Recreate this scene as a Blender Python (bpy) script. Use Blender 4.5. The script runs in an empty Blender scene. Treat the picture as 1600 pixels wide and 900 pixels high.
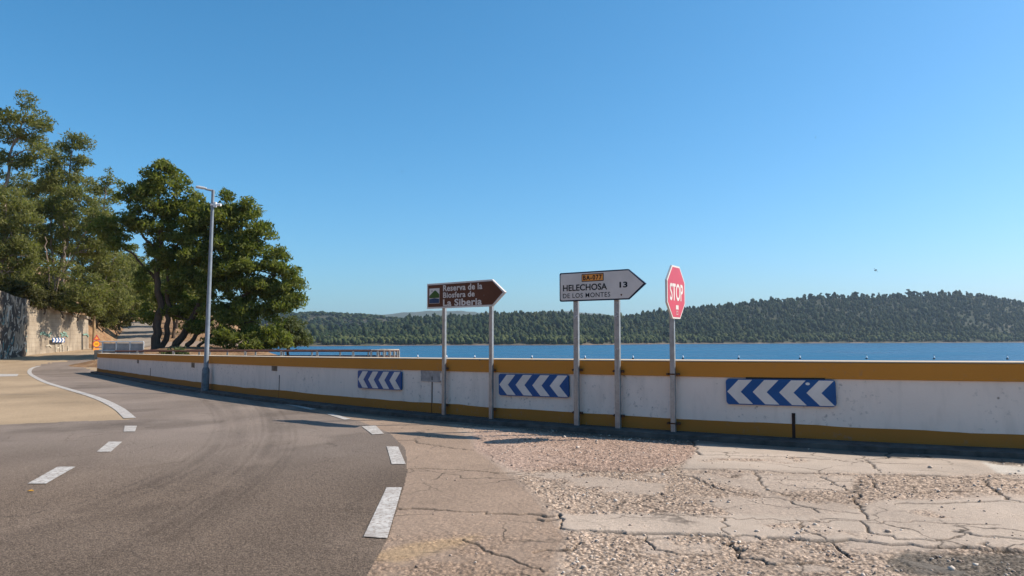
import bpy, bmesh, math, random
import numpy as np
from mathutils import Vector, Matrix

R = math.radians
random.seed(7)
rng = np.random.default_rng(7)

# ------------------------------------------------------------------ camera, sky, sun, exposure
SC = bpy.context.scene
COL = SC.collection
F, CX, CY, PITCH = 1180.0, 800.0, 450.0, math.atan(77 / 1180.0)      # photo pixels (1600 wide)
CAM = np.array([0.0, 0.0, 1.5])
cam = bpy.data.cameras.new('camera')
cam.sensor_width = 36.0
cam.lens = 36.0 * F / 1600.0
cam.clip_start, cam.clip_end = 0.05, 20000.0
camo = bpy.data.objects.new('camera', cam)
COL.objects.link(camo)
camo.location = CAM
camo.rotation_euler = (math.pi / 2 + PITCH, 0, 0)
SC.camera = camo

SUN_EL, SUN_AZ = R(42.0), R(81.0)           # azimuth measured from +Y (view direction) towards +X
w = bpy.data.worlds.new('World')
SC.world = w
w.use_nodes = True
nt = w.node_tree
bg = nt.nodes['Background']
sky = nt.nodes.new('ShaderNodeTexSky')
sky.sky_type = 'NISHITA'
sky.sun_disc = False
sky.sun_elevation = SUN_EL
sky.sun_rotation = SUN_AZ
sky.altitude = 300
sky.air_density = 1.0
sky.dust_density = 1.3
sky.ozone_density = 4.0
sep = nt.nodes.new('ShaderNodeSeparateColor'); cmb = nt.nodes.new('ShaderNodeCombineColor')
pw_ = nt.nodes.new('ShaderNodeMath'); pw_.operation = 'POWER'; pw_.inputs[1].default_value = 1.4
mr = nt.nodes.new('ShaderNodeMath'); mr.operation = 'MULTIPLY'; mr.inputs[1].default_value = .345
mg = nt.nodes.new('ShaderNodeMath'); mg.operation = 'MULTIPLY'; mg.inputs[1].default_value = .86
nt.links.new(sky.outputs[0], sep.inputs[0]); nt.links.new(sep.outputs[0], pw_.inputs[0]); nt.links.new(pw_.outputs[0], mr.inputs[0])
nt.links.new(sep.outputs[1], mg.inputs[0]); nt.links.new(mr.outputs[0], cmb.inputs[0]); nt.links.new(mg.outputs[0], cmb.inputs[1]); nt.links.new(sep.outputs[2], cmb.inputs[2])
nt.links.new(cmb.outputs[0], bg.inputs[0])
bg.inputs[1].default_value = 0.124
sun = bpy.data.lights.new('sun', 'SUN')
sun.energy = 5.0
sun.angle = R(0.5)
sun.color = (1.0, 0.90, 0.77)
suno = bpy.data.objects.new('sun', sun)
COL.objects.link(suno)
sdir = Vector((math.sin(SUN_AZ) * math.cos(SUN_EL), math.cos(SUN_AZ) * math.cos(SUN_EL), math.sin(SUN_EL)))
suno.rotation_euler = sdir.to_track_quat('Z', 'Y').to_euler()
suno.location = (40, 20, 40)
SC.view_settings.view_transform = 'Standard'
SC.view_settings.look = 'None'
SC.view_settings.exposure = 0.45
SC.view_settings.gamma = 1.0
SC.view_settings.use_curve_mapping = False
SC.cycles.max_bounces = 6
SC.cycles.transparent_max_bounces = 8
SC.cycles.volume_bounces = 0

# ------------------------------------------------------------------ helpers: pixels <-> points
cp, sp = math.cos(PITCH), math.sin(PITCH)
def ray(px, py):
    u, v = (px - CX) / F, (CY - py) / F
    return np.array([u, cp - v * sp, sp + v * cp])
def at(px, py, Y):
    d = ray(px, py)
    return Vector(CAM + d * (Y / d[1]))
def project(x, y, z):
    dx, dy, dz = x - CAM[0], y - CAM[1], z - CAM[2]
    dep = dy * cp + dz * sp
    v = -dy * sp + dz * cp
    return CX + F * dx / dep, CY - F * v / dep
def on_plane(px, py, P, Q):
    """pixel ray meets the vertical plane through ground points P, Q"""
    d = ray(px, py)
    n = np.array([-(Q[1] - P[1]), Q[0] - P[0], 0.0])
    t = (n @ (np.array([P[0], P[1], 0]) - CAM)) / (n @ d)
    return Vector(CAM + d * t)

ZY = np.array([-50, 9, 15, 25, 46, 57, 61, 65, 70, 76, 110, 150, 260.])
ZZ = np.array([0.0, 0.0, -.115, -.30, -.67, -.22, .05, .2, .4, 1.0, 3.3, 5.2, 9.])
def gz(y):
    y = np.asarray(y, float)
    return (np.interp(y - .7, ZY, ZZ) + np.interp(y, ZY, ZZ) + np.interp(y + .7, ZY, ZZ)) / 3
def ground_at(px, py):
    d = ray(px, py)
    lo, hi = 2.0, 120.0
    for Y in np.linspace(2.5, 120, 2400):
        if CAM[2] + d[2] * Y / d[1] <= float(gz(Y)):
            return Vector((d[0] * Y / d[1], Y, float(gz(Y))))
    return Vector((d[0] * hi / d[1], hi, float(gz(hi))))

# ------------------------------------------------------------------ helpers: noise
def _h(ix, iy, s):
    n = (ix.astype(np.int64) * 374761393 + iy.astype(np.int64) * 668265263 + s * 974711) & 0x7fffffff
    n = ((n ^ (n >> 13)) * 1274126177) & 0x7fffffff
    n = n ^ (n >> 16)
    return (n & 0xffff) / 65535.0
def vnoise(x, y, s=0):
    x = np.asarray(x, float); y = np.asarray(y, float)
    ix, iy = np.floor(x), np.floor(y)
    fx, fy = x - ix, y - iy
    fx, fy = fx * fx * (3 - 2 * fx), fy * fy * (3 - 2 * fy)
    a, b, c, d = _h(ix, iy, s), _h(ix + 1, iy, s), _h(ix, iy + 1, s), _h(ix + 1, iy + 1, s)
    return (a * (1 - fx) + b * fx) * (1 - fy) + (c * (1 - fx) + d * fx) * fy
def fbm(x, y, s=0, o=4):
    t, a, n = 0, 1, 0
    for k in range(o):
        t = t + a * vnoise(x * 2 ** k, y * 2 ** k, s + k); n += a; a *= .5
    return t / n
def sstep(a, b, x):
    t = np.clip((x - a) / (b - a), 0, 1)
    return t * t * (3 - 2 * t)
def in_poly(px, py, poly):
    inside = np.zeros(px.shape, bool)
    n = len(poly)
    for i in range(n):
        x0, y0 = poly[i]; x1, y1 = poly[(i + 1) % n]
        if y0 == y1: continue
        c = ((y0 > py) != (y1 > py)) & (px < (x1 - x0) * (py - y0) / (y1 - y0) + x0)
        inside ^= c
    return inside
def dist_poly(x, y, pts, reach, along=False):
    """distance of points to a polyline (inf beyond reach)"""
    d = np.full(x.shape, 1e9)
    for (x0, y0), (x1, y1) in zip(pts[:-1], pts[1:]):
        m = (x > min(x0, x1) - reach) & (x < max(x0, x1) + reach) & (y > min(y0, y1) - reach) & (y < max(y0, y1) + reach)
        if not m.any(): continue
        xs, ys = x[m], y[m]
        L = (x1 - x0) ** 2 + (y1 - y0) ** 2 + 1e-9
        t = np.clip(((xs - x0) * (x1 - x0) + (ys - y0) * (y1 - y0)) / L, 0, 1)
        k = (.50 + 1.25 * abs(x1 - x0) / math.sqrt(L)) if along else 1.0
        d[m] = np.minimum(d[m], np.hypot(xs - x0 - t * (x1 - x0), ys - y0 - t * (y1 - y0)) / k)
    return d

# ------------------------------------------------------------------ helpers: objects
def tag(o, label=None, cat=None, group=None, kind=None):
    if label: o['label'] = label
    if cat: o['category'] = cat
    if group: o['group'] = group
    if kind: o['kind'] = kind
    return o
def link(name, me, mat=None, parent=None):
    o = bpy.data.objects.new(name, me)
    COL.objects.link(o)
    if mat is not None:
        for m in (mat if isinstance(mat, (list, tuple)) else [mat]): me.materials.append(m)
    if parent is not None: o.parent = parent
    return o
def empty(name, loc, rz=0.0, label=None, cat=None, group=None):
    o = bpy.data.objects.new(name, None)
    o.empty_display_size = .2
    COL.objects.link(o)
    o.location = loc
    o.rotation_euler = (0, 0, rz)
    return tag(o, label, cat, group)
def copy_tree(o, parent=None):
    c = o.copy()
    COL.objects.link(c)
    if parent is not None: c.parent = parent
    for ch in list(o.children): copy_tree(ch, c)
    return c
def np_mesh(name, V, Fc, smooth=False):
    """mesh from arrays; Fc is (n,3) or (n,4)"""
    me = bpy.data.meshes.new(name)
    V = np.ascontiguousarray(V, np.float32); Fc = np.ascontiguousarray(Fc, np.int32)
    k = Fc.shape[1]
    me.vertices.add(len(V)); me.vertices.foreach_set('co', V.ravel())
    me.loops.add(Fc.size); me.loops.foreach_set('vertex_index', Fc.ravel())
    me.polygons.add(len(Fc))
    me.polygons.foreach_set('loop_start', np.arange(0, Fc.size, k, dtype=np.int32))
    me.polygons.foreach_set('loop_total', np.full(len(Fc), k, np.int32))
    if smooth: me.polygons.foreach_set('use_smooth', np.ones(len(Fc), bool))
    me.update(calc_edges=True)
    return me
def attr(me, name, arr):
    if arr.ndim == 1:
        a = me.attributes.new(name, 'FLOAT', 'POINT'); a.data.foreach_set('value', arr.astype(np.float32))
    else:
        a = me.attributes.new(name, 'FLOAT_COLOR', 'POINT')
        c = np.ones((len(arr), 4), np.float32); c[:, :3] = arr
        a.data.foreach_set('color', c.ravel())

class MB:
    """collects shapes and links them as one mesh object"""
    def __init__(s): s.v, s.f, s.m = [], [], []
    def add(s, vs, fs, mi=0):
        b = len(s.v)
        s.v += [tuple(v) for v in vs]
        for f in fs: s.f.append(tuple(i + b for i in f)); s.m.append(mi)
        return s
    def box(s, c, d, rz=0.0, mi=0, tilt=None):
        x, y, z = d[0] / 2, d[1] / 2, d[2] / 2
        M = Matrix.Rotation(rz, 3, 'Z')
        if tilt: M = M @ Matrix.Rotation(tilt[1], 3, tilt[0])
        vs = [Vector(c) + M @ Vector((i * x, j * y, k * z)) for i in (-1, 1) for j in (-1, 1) for k in (-1, 1)]
        return s.add(vs, [(0, 1, 3, 2), (4, 6, 7, 5), (0, 4, 5, 1), (2, 3, 7, 6), (0, 2, 6, 4), (1, 5, 7, 3)], mi)
    def tube(s, pts, rad, n=10, mi=0, cap=True):
        pts = [Vector(p) for p in pts]
        if not isinstance(rad, (list, tuple)): rad = [rad] * len(pts)
        rings = []
        up = None
        for i, p in enumerate(pts):
            t = (pts[min(i + 1, len(pts) - 1)] - pts[max(i - 1, 0)]).normalized()
            a = Vector((0, 0, 1)) if abs(t.z) < .9 else Vector((1, 0, 0))
            if up is not None: a = up
            u = (a - t * a.dot(t)).normalized(); up = u
            v = t.cross(u)
            rings.append([p + (u * math.cos(2 * math.pi * k / n) + v * math.sin(2 * math.pi * k / n)) * rad[i] for k in range(n)])
        vs = [q for r in rings for q in r]
        fs = [(i * n + k, i * n + (k + 1) % n, (i + 1) * n + (k + 1) % n, (i + 1) * n + k) for i in range(len(pts) - 1) for k in range(n)]
        if cap:
            fs.append(tuple(reversed(range(n)))); fs.append(tuple(range((len(pts) - 1) * n, len(pts) * n)))
        return s.add(vs, fs, mi)
    def prism(s, outline, y0, y1, mi=0):
        """outline in x,z (anticlockwise seen from -y), from y0 (front) to y1"""
        n = len(outline)
        vs = [(x, y0, z) for x, z in outline] + [(x, y1, z) for x, z in outline]
        fs = [tuple(range(n)), tuple(reversed(range(n, 2 * n)))] + [(i, i + n, (i + 1) % n + n, (i + 1) % n) for i in range(n)]
        return s.add(vs, fs, mi)
    def lathe(s, prof, n=16, mi=0, c=(0, 0, 0)):
        vs = [(c[0] + r * math.cos(2 * math.pi * k / n), c[1] + r * math.sin(2 * math.pi * k / n), c[2] + z) for r, z in prof for k in range(n)]
        fs = [(i * n + k, i * n + (k + 1) % n, (i + 1) * n + (k + 1) % n, (i + 1) * n + k) for i in range(len(prof) - 1) for k in range(n)]
        fs.append(tuple(reversed(range(n)))); fs.append(tuple(range((len(prof) - 1) * n, len(prof) * n)))
        return s.add(vs, fs, mi)
    def build(s, name, mat, parent=None, smooth=False, bevel=0):
        me = bpy.data.meshes.new(name)
        me.from_pydata(s.v, [], s.f)
        bm = bmesh.new(); bm.from_mesh(me)
        bmesh.ops.recalc_face_normals(bm, faces=bm.faces)
        bm.to_mesh(me); bm.free()
        o = link(name, me, mat, parent)
        if isinstance(mat, (list, tuple)): me.polygons.foreach_set('material_index', s.m)
        if smooth:
            me.polygons.foreach_set('use_smooth', [True] * len(me.polygons))
            try: me.set_sharp_from_angle(angle=R(35))
            except Exception: pass
        if bevel:
            b = o.modifiers.new('bevel', 'BEVEL'); b.width = bevel; b.segments = 2; b.limit_method = 'ANGLE'
        me.update()
        return o
def rrect(x0, z0, x1, z1, r, n=5):
    pts = []
    for cx, cz, a0 in ((x1 - r, z0 + r, -90), (x1 - r, z1 - r, 0), (x0 + r, z1 - r, 90), (x0 + r, z0 + r, 180)):
        for k in range(n): 
            a = R(a0 + 90 * k / (n - 1)); pts.append((cx + r * math.cos(a), cz + r * math.sin(a)))
    return pts
def text(name, body, x0, z0, x1, z1, y, mat, parent, bold=.02, space=1.0, th=.002):
    """lettering fitted to a box in the sign's own x-z plane, raised towards -y"""
    cu = bpy.data.curves.new(name, 'FONT')
    cu.body = body; cu.size = 1; cu.offset = bold; cu.space_character = space; cu.resolution_u = 4
    o = bpy.data.objects.new(name, cu); COL.objects.link(o)
    bpy.context.view_layer.update()
    me = bpy.data.meshes.new_from_object(o.evaluated_get(bpy.context.evaluated_depsgraph_get()))
    COL.objects.unlink(o); bpy.data.objects.remove(o)
    V = np.array([v.co for v in me.vertices])
    lo, hi = V.min(0), V.max(0)
    for v in me.vertices:
        v.co = ((x0 + (v.co.x - lo[0]) / (hi[0] - lo[0]) * (x1 - x0)), y, z0 + (v.co.y - lo[1]) / (hi[1] - lo[1]) * (z1 - z0))
    me.name = name
    me.materials.clear()
    return link(name, me, mat, parent)

# ------------------------------------------------------------------ helpers: materials
class NT:
    def __init__(s, name):
        s.m = bpy.data.materials.new(name); s.m.use_nodes = True
        s.t = s.m.node_tree; s.b = s.t.nodes['Principled BSDF']
        s.b.inputs['Specular IOR Level'].default_value = .25
        s._c = None
    def n(s, typ, **kw):
        x = s.t.nodes.new('ShaderNode' + typ)
        for k, v in kw.items(): setattr(x, k, v)
        return x
    def set(s, sock, v):
        if isinstance(v, bpy.types.NodeSocket): s.t.links.new(v, sock)
        elif isinstance(v, tuple) and len(v) == 3 and sock.type == 'RGBA': sock.default_value = (*v, 1)
        else: sock.default_value = v
    def co(s):
        if s._c is None: s._c = s.n('TexCoord').outputs['Object']
        return s._c
    def scaled(s, sc):
        mp = s.n('Mapping'); s.set(mp.inputs['Vector'], s.co()); mp.inputs['Scale'].default_value = sc
        return mp.outputs[0]
    def noise(s, scale, detail=4, rough=.55, vec=None, dist=0):
        x = s.n('TexNoise'); s.set(x.inputs['Vector'], vec or s.co())
        x.inputs['Scale'].default_value = scale; x.inputs['Detail'].default_value = detail
        x.inputs['Roughness'].default_value = rough; x.inputs['Distortion'].default_value = dist
        return x.outputs['Fac']
    def voro(s, scale, feature='F1', out='Distance', vec=None):
        x = s.n('TexVoronoi', feature=feature); s.set(x.inputs['Vector'], vec or s.co())
        x.inputs['Scale'].default_value = scale
        return x.outputs[out]
    def ramp(s, fac, stops):
        x = s.n('ValToRGB'); s.set(x.inputs[0], fac)
        e = x.color_ramp.elements
        while len(e) < len(stops): e.new(.5)
        for i, (p, c) in enumerate(stops):
            e[i].position = p; e[i].color = (*c, 1) if isinstance(c, tuple) else (c, c, c, 1)
        return x.outputs[0]
    def mix(s, fac, a, b, mode='MIX'):
        x = s.n('Mix', data_type='RGBA', blend_type=mode)
        s.set(x.inputs[0], fac); s.set(x.inputs[6], a); s.set(x.inputs[7], b)
        return x.outputs[2]
    def math(s, op, a, b=0.0, c=0.0):
        x = s.n('Math', operation=op)
        s.set(x.inputs[0], a); s.set(x.inputs[1], b); s.set(x.inputs[2], c)
        return x.outputs[0]
    def attr(s, name, out='Color'):
        x = s.n('Attribute', attribute_name=name)
        return x.outputs[out]
    def xyz(s):
        x = s.n('SeparateXYZ'); s.set(x.inputs[0], s.co()); return x.outputs
    def bump(s, h, strength=.3, dist=.01):
        x = s.n('Bump'); x.inputs['Strength'].default_value = strength; x.inputs['Distance'].default_value = dist
        s.set(x.inputs['Height'], h); s.set(s.b.inputs['Normal'], x.outputs[0]); return s
    def done(s, col, rough=.6, metal=0.0, spec=None):
        s.set(s.b.inputs['Base Color'], col); s.set(s.b.inputs['Roughness'], rough)
        s.b.inputs['Metallic'].default_value = metal
        if spec is not None: s.b.inputs['Specular IOR Level'].default_value = spec
        return s.m
def simple(name, col, rough=.5, metal=0.0, var=.12, scale=6, bump=0):
    t = NT(name)
    f = t.noise(scale, 5)
    dark = tuple(c * (1 - var * 1.6) for c in col); lite = tuple(min(1, c * (1 + var)) for c in col)
    c = t.ramp(f, [(.3, dark), (.7, lite)])
    if bump: t.bump(t.noise(scale * 8, 3), bump, .005)
    return t.done(c, rough, metal)

M = {}
def steel():
    t = NT('galvanised_steel')
    v = t.voro(28, out='Color'); n = t.noise(9, 5)
    sv = t.n('SeparateColor'); t.set(sv.inputs[0], v)
    c = t.mix(.35, t.ramp(n, [(.3, (.27, .28, .285)), (.7, (.40, .415, .415))]), t.ramp(sv.outputs[0], [(0, (.27, .285, .29)), (1, (.45, .465, .47))]))
    streak = t.noise(3, 5, .6, vec=t.scaled((14, 14, .7)))
    c = t.mix(t.ramp(streak, [(.56, 0.0), (.74, .6)]), c, (.17, .15, .13))
    return t.done(c, .46, .7)
M['steel'] = steel()
M['steel_light'] = simple('light_grey_steel', (.55, .56, .56), .45, .3)
M['pole_paint'] = simple('grey_lamp_paint', (.23, .26, .29), .5, .1)
M['rust'] = simple('rusty_iron', (.11, .05, .03), .85, 0, .3, 20)
M['black'] = simple('black_paint', (.012, .013, .016), .55)
M['sign_navy'] = simple('dark_navy_film', (.012, .022, .05), .4)
M['sign_white'] = simple('white_retroreflective_film', (.68, .62, .57), .42, 0, .07, 3)
M['sign_blue'] = simple('blue_film', (.006, .078, .245), .38, 0, .08, 3)
M['sign_brown'] = simple('brown_film', (.105, .036, .020), .42, 0, .10, 3)
M['sign_orange'] = simple('orange_film', (.85, .33, .07), .42, 0, .05)
M['sign_red'] = simple('red_film', (.52, .045, .075), .3, 0, .08, 2)
M['sign_yellow'] = simple('yellow_orange_film', (.92, .42, .03), .45, 0, .05)
M['green'] = simple('green_print', (.035, .10, .02), .45)
M['blueprint'] = simple('blue_print', (.02, .065, .15), .45)
M['litter'] = simple('white_litter', (.72, .70, .66), .6)
M['wood'] = simple('weathered_wood', (.36, .24, .13), .8, 0, .25, 4)
M['rail_brown'] = simple('brown_rail_paint', (.12, .055, .04), .6, 0, .2)
M['rail_pale'] = simple('pale_post_paint', (.50, .43, .34), .6, 0, .2)
M['paint_white_metal'] = simple('white_enamel', (.75, .76, .77), .4)
M['panel_grey'] = simple('grey_sheet_panel', (.30, .31, .31), .6, .1, .2, 2)
M['torn'] = simple('torn_sticker', (.45, .44, .43), .7, 0, .5, 40)
M['bird'] = simple('dark_plumage', (.02, .018, .02), .7)

# ------------------------------------------------------------------ parapet line in plan
def parapet():
    px = np.array([1600, 1240, 1050, 901, 768, 694, 440, 322, 230, 155.])
    Yd = np.array([9.8, 10.85, 11.8, 13.0, 14.25, 15.25, 20.8, 24.9, 35.0, 46.2])
    X = (px - 800) / F * Yd
    wt = np.array([2, 2, 2, 2, 2, 2, 2, 2, .3, 2.])
    return np.polyfit(X, Yd, 3, w=wt), X[-1]
WP, WX0 = parapet()
def wally(x): return np.polyval(WP, x)
WX1 = 10.0
wslope1 = np.polyval(np.polyder(WP), WX1)
def wall_y(x):
    x = np.asarray(x, float)
    return np.where(x > WX1, wally(WX1) + wslope1 * (x - WX1), wally(np.minimum(x, WX1)))
def wall_normal(x):
    s = (wall_y(x + .05) - wall_y(x - .05)) / .1
    n = Vector((float(s), -1.0, 0)).normalized()          # towards the road
    return n, Vector((-n.y, n.x, 0))                      # and the direction along the wall, rightwards
def wall_pt(px, off=0.0):
    """point on the wall's front face seen at column px, moved off metres to the road"""
    u = (px - CX) / F
    lo, hi = WX0 - 3, 20.0
    for _ in range(60):
        m = (lo + hi) / 2
        n, _d = wall_normal(m)
        q = Vector((m, float(wall_y(m)), 0)) + n * off
        if q.x / (q.y * cp) < u: lo = m
        else: hi = m
    return Vector((q.x, q.y, float(gz(q.y)))), n, _d
KH, KW, WH, WT = .10, .34, 1.08, .55       # kerb height and width, wall height above kerb, thickness

# ------------------------------------------------------------------ near ground: one fine fan of cells split into road, verge and apron
A0, A1 = R(-43), R(43)
NA, NR = 1180, 700
az = np.linspace(A0, A1, NA)
rr = 1 / np.linspace(1 / 3.7, 1 / 84.0, NR)
AZ, RR = np.meshgrid(az, rr)
GX, GY = (np.sin(AZ) * RR).ravel(), (np.cos(AZ) * RR).ravel()
GZ = gz(GY)
PX, PY = project(GX, GY, GZ)
warp = (fbm(GX * 3, GY * 3, 91, 3) - .5)
wpx, wpy = PX + warp * 8, PY + warp * 4

ASPHALT = [(-900, 1500), (560, 1500), (572, 900), (590, 868), (607, 838), (625, 780), (636, 738), (632, 700), (607, 676), (560, 658), (510, 648),
           (450, 633), (400, 625), (320, 611), (250, 600), (190, 591), (150, 582), (134, 577), (128, 573), (151, 568), (340, 566), (340, 561.5), (151, 561.5),
           (120, 564), (73, 569), (52, 574), (44, 579), (48, 586), (70, 597), (100, 606), (140, 618), (165, 627), (190, 640), (209, 655),
           (190, 656), (80, 660), (0, 664), (-900, 700)]
is_road = in_poly(PX + warp * 2, PY + warp * 1.2, ASPHALT)
behind = ((GY > wall_y(GX) + .1) & (GX > WX0 + .2)) | (GX < -39.5)
is_left = (~is_road) & (PX < 400) & (GX < WX0 + 40) & (PY < 672) & (PX < 230)

def pxpoly(pts): return [(ground_at(*p).x, ground_at(*p).y) for p in pts]
def jag(pts, amp, sub=8, seed=0):
    r = np.random.default_rng(seed); out = []
    for a, b in zip(pts[:-1], pts[1:]):
        L = math.hypot(b[0] - a[0], b[1] - a[1]); n = max(2, min(60, int(L / .07)))
        for k in range(n):
            t = k / n
            out.append((a[0] + (b[0] - a[0]) * t + r.normal(0, amp) * (k > 0), a[1] + (b[1] - a[1]) * t + r.normal(0, amp) * (k > 0)))
    out.append(pts[-1]); return out

# the big cracks of the broken concrete: (photo pixels, half width in metres, depth in metres)
CR = [([(873, 806), (876, 819), (889, 831), (933, 834), (1000, 836), (1040, 836), (1140, 840), (1248, 845), (1288, 846), (1340, 848), (1392, 852), (1460, 854), (1540, 859), (1640, 860)], .014, .030),
      ([(615, 795), (676, 797), (722, 800), (759, 800), (811, 805), (872, 807)], .013, .024),
      ([(637, 732), (676, 733), (713, 734), (788, 740), (849, 744)], .009, .012),
      ([(618, 688), (647, 688), (655, 693), (699, 699), (739, 704)], .012, .012), ([(640, 687), (670, 683), (700, 680)], .010, .01),
      ([(784, 740), (863, 732), (907, 734), (944, 737), (999, 739)], .014, .02), ([(826, 719), (878, 725), (920, 730), (965, 735)], .013, .018),
      ([(960, 736), (1008, 738), (1060, 734), (1168, 735), (1240, 740), (1360, 742), (1480, 746), (1640, 751)], .013, .02),
      ([(1056, 740), (1092, 750), (1128, 765), (1184, 774), (1220, 780), (1256, 792), (1280, 802)], .012, .025),
      ([(1080, 688), (1088, 700), (1084, 704), (1096, 712)], .018, .02), ([(1096, 712), (1160, 714), (1250, 716), (1330, 722)], .010, .012),
      ([(1176, 738), (1184, 752), (1204, 768), (1240, 775)], .011, .016),
      ([(1384, 706), (1388, 716), (1352, 720), (1364, 730), (1372, 738)], .013, .016),
      ([(1280, 746), (1300, 756), (1332, 770), (1344, 776), (1336, 784), (1348, 796), (1356, 814)], .011, .026),
      ([(1356, 742), (1372, 762), (1392, 768), (1440, 770), (1500, 768)], .013, .02), ([(1536, 752), (1552, 764), (1572, 784), (1640, 796)], .012, .025),
      ([(1400, 788), (1480, 788), (1560, 786), (1630, 790)], .010, .016), ([(1132, 812), (1138, 826), (1140, 838)], .008, .014),
      ([(1240, 812), (1260, 832), (1290, 845)], .008, .014), ([(1344, 816), (1356, 832), (1400, 844), (1460, 846), (1500, 842)], .011, .018),
      ([(1492, 832), (1520, 838), (1600, 844), (1660, 846)], .016, .028), ([(1540, 850), (1556, 859), (1580, 862)], .014, .025),
      ([(1142, 846), (1156, 872), (1200, 880), (1296, 878)], .012, .024), ([(1300, 850), (1312, 862), (1325, 872)], .010, .022),
      ([(1010, 842), (1020, 860), (1060, 868), (1110, 868)], .010, .022),
      ([(838, 812), (868, 814)], .014, .025), ([(835, 866), (862, 862), (895, 862), (905, 850)], .014, .028), ([(720, 845), (790, 870), (850, 895)], .008, .012),
      ([(1000, 806), (1120, 811), (1260, 816), (1420, 819), (1560, 822)], .006, .010), ([(1210, 750), (1290, 752), (1400, 756)], .007, .010)]
crack = np.zeros(len(GX)); cdep = np.zeros(len(GX))
for i, (pts, hw, dp) in enumerate(CR):
    wp = jag(pxpoly(pts), .024, seed=i)
    d = dist_poly(GX, GY, wp, .25, True)
    hwv = hw * .92 * (.25 + 1.4 * vnoise(GX * 2.2, GY * 2.2, 40 + i))
    k = 1 - sstep(hwv * .55, hwv * 1.25 + .004, d)
    crack = np.maximum(crack, k); cdep = np.maximum(cdep, k * dp)
def soft(poly, feather=6):
    e = np.zeros(len(GX))
    for dx, dy in ((0, 0), (feather, 0), (-feather, 0), (0, feather * .5), (0, -feather * .5)):
        e += in_poly(wpx + dx, wpy + dy, poly)
    return e / 5
pink = soft([(735, 672), (900, 668), (1085, 684), (1092, 700), (1070, 722), (1000, 738), (900, 734), (800, 735), (745, 705)])
slab_far = soft([(1090, 688), (1700, 705), (1700, 748), (1300, 740), (1060, 735), (1080, 715)])
slab_band = soft([(875, 806), (960, 802), (1100, 806), (1300, 806), (1370, 780), (1700, 780), (1700, 858), (1300, 846), (1100, 838), (885, 832)])
slab_mid = soft([(1060, 740), (1250, 742), (1340, 745), (1330, 766), (1180, 768), (1110, 752)])
pale = soft([(700, 655), (745, 690), (790, 735), (835, 770), (865, 805), (890, 840), (870, 870), (850, 1500), (2600, 1500), (2600, 690), (1080, 684)], 10)
dirt = soft([(1385, 872), (1420, 860), (1520, 862), (1700, 858), (1700, 905), (1450, 900), (1390, 892)])
patch_white = soft([(1530, 722), (1700, 722), (1700, 742), (1560, 740)], 3)
lichen = soft([(560, 870), (640, 850), (760, 835), (720, 852), (620, 880)], 8)
nz = fbm(GX * .9, GY * .9, 5, 5); nz2 = fbm(GX * 4, GY * 4, 15, 4)
gravel = np.clip(pale * sstep(.36, .56, nz + .35 * (nz2 - .5)) + pale * .25, 0, 1)
gravel = np.maximum(gravel, pink * .75)
for sl, amt in ((slab_far, .95), (slab_band, .8), (slab_mid, .7)):
    gravel *= 1 - sl * amt * sstep(.35, .5, fbm(GX * 1.7, GY * 1.7, 25, 4) + .12)
gravel = np.maximum(gravel, .95 * pale * sstep(846, 868, PY) * sstep(.25, .5, nz2 + .1))
tan = 1 - pale
gravel = np.maximum(gravel, tan * (.25 + .5 * sstep(790, 880, PY) * sstep(.3, .6, nz2)))
apron_col = np.zeros((len(GX), 3))
TAN, PALE, PINK, SLAB = np.array([.30, .222, .165]), np.array([.43, .345, .275]), np.array([.41, .305, .245]), np.array([.43, .35, .28])
apron_col[:] = TAN
def over(col, c, m): return col * (1 - m[:, None]) + c * m[:, None]
apron_col = over(apron_col, PALE, pale)
apron_col = over(apron_col, PINK, pink)
apron_col = over(apron_col, SLAB, np.clip(slab_far + slab_band * .8 + slab_mid * .5, 0, 1) * (1 - gravel))
apron_col = over(apron_col, np.array([.55, .50, .43]), patch_white * .8)
apron_col = over(apron_col, np.array([.15, .135, .115]), dirt * .9)
apron_col = over(apron_col, np.array([.42, .29, .15]), lichen * .45)
apron_col *= (.80 + .4 * fbm(GX * .7, GY * .7, 33, 5))[:, None]
apron_col *= (.9 + .2 * nz2)[:, None]
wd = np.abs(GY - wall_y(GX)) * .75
apron_col = over(apron_col, np.array([.10, .082, .065]), .75 * (1 - sstep(.55, .8, wd + .25 * (nz2 - .5))) * (GX > WX0))  # shade painted in: ground darkened along the parapet where its shadow falls
apron_col = over(apron_col, np.array([.085, .066, .05]), np.clip(crack * .9, 0, 1))
relief = gravel * ((vnoise(GX * 38, GY * 26, 61) - .5) * .016 + (vnoise(GX * 80, GY * 55, 62) - .5) * .009) \
    + (1 - gravel) * pale * .008 + (fbm(GX * 1.3, GY * 1.3, 71, 3) - .5) * .03 * pale - cdep - dirt * .012
fine = (1 - sstep(14, 24, RR.ravel()))
apron_z = GZ + relief * fine

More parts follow.
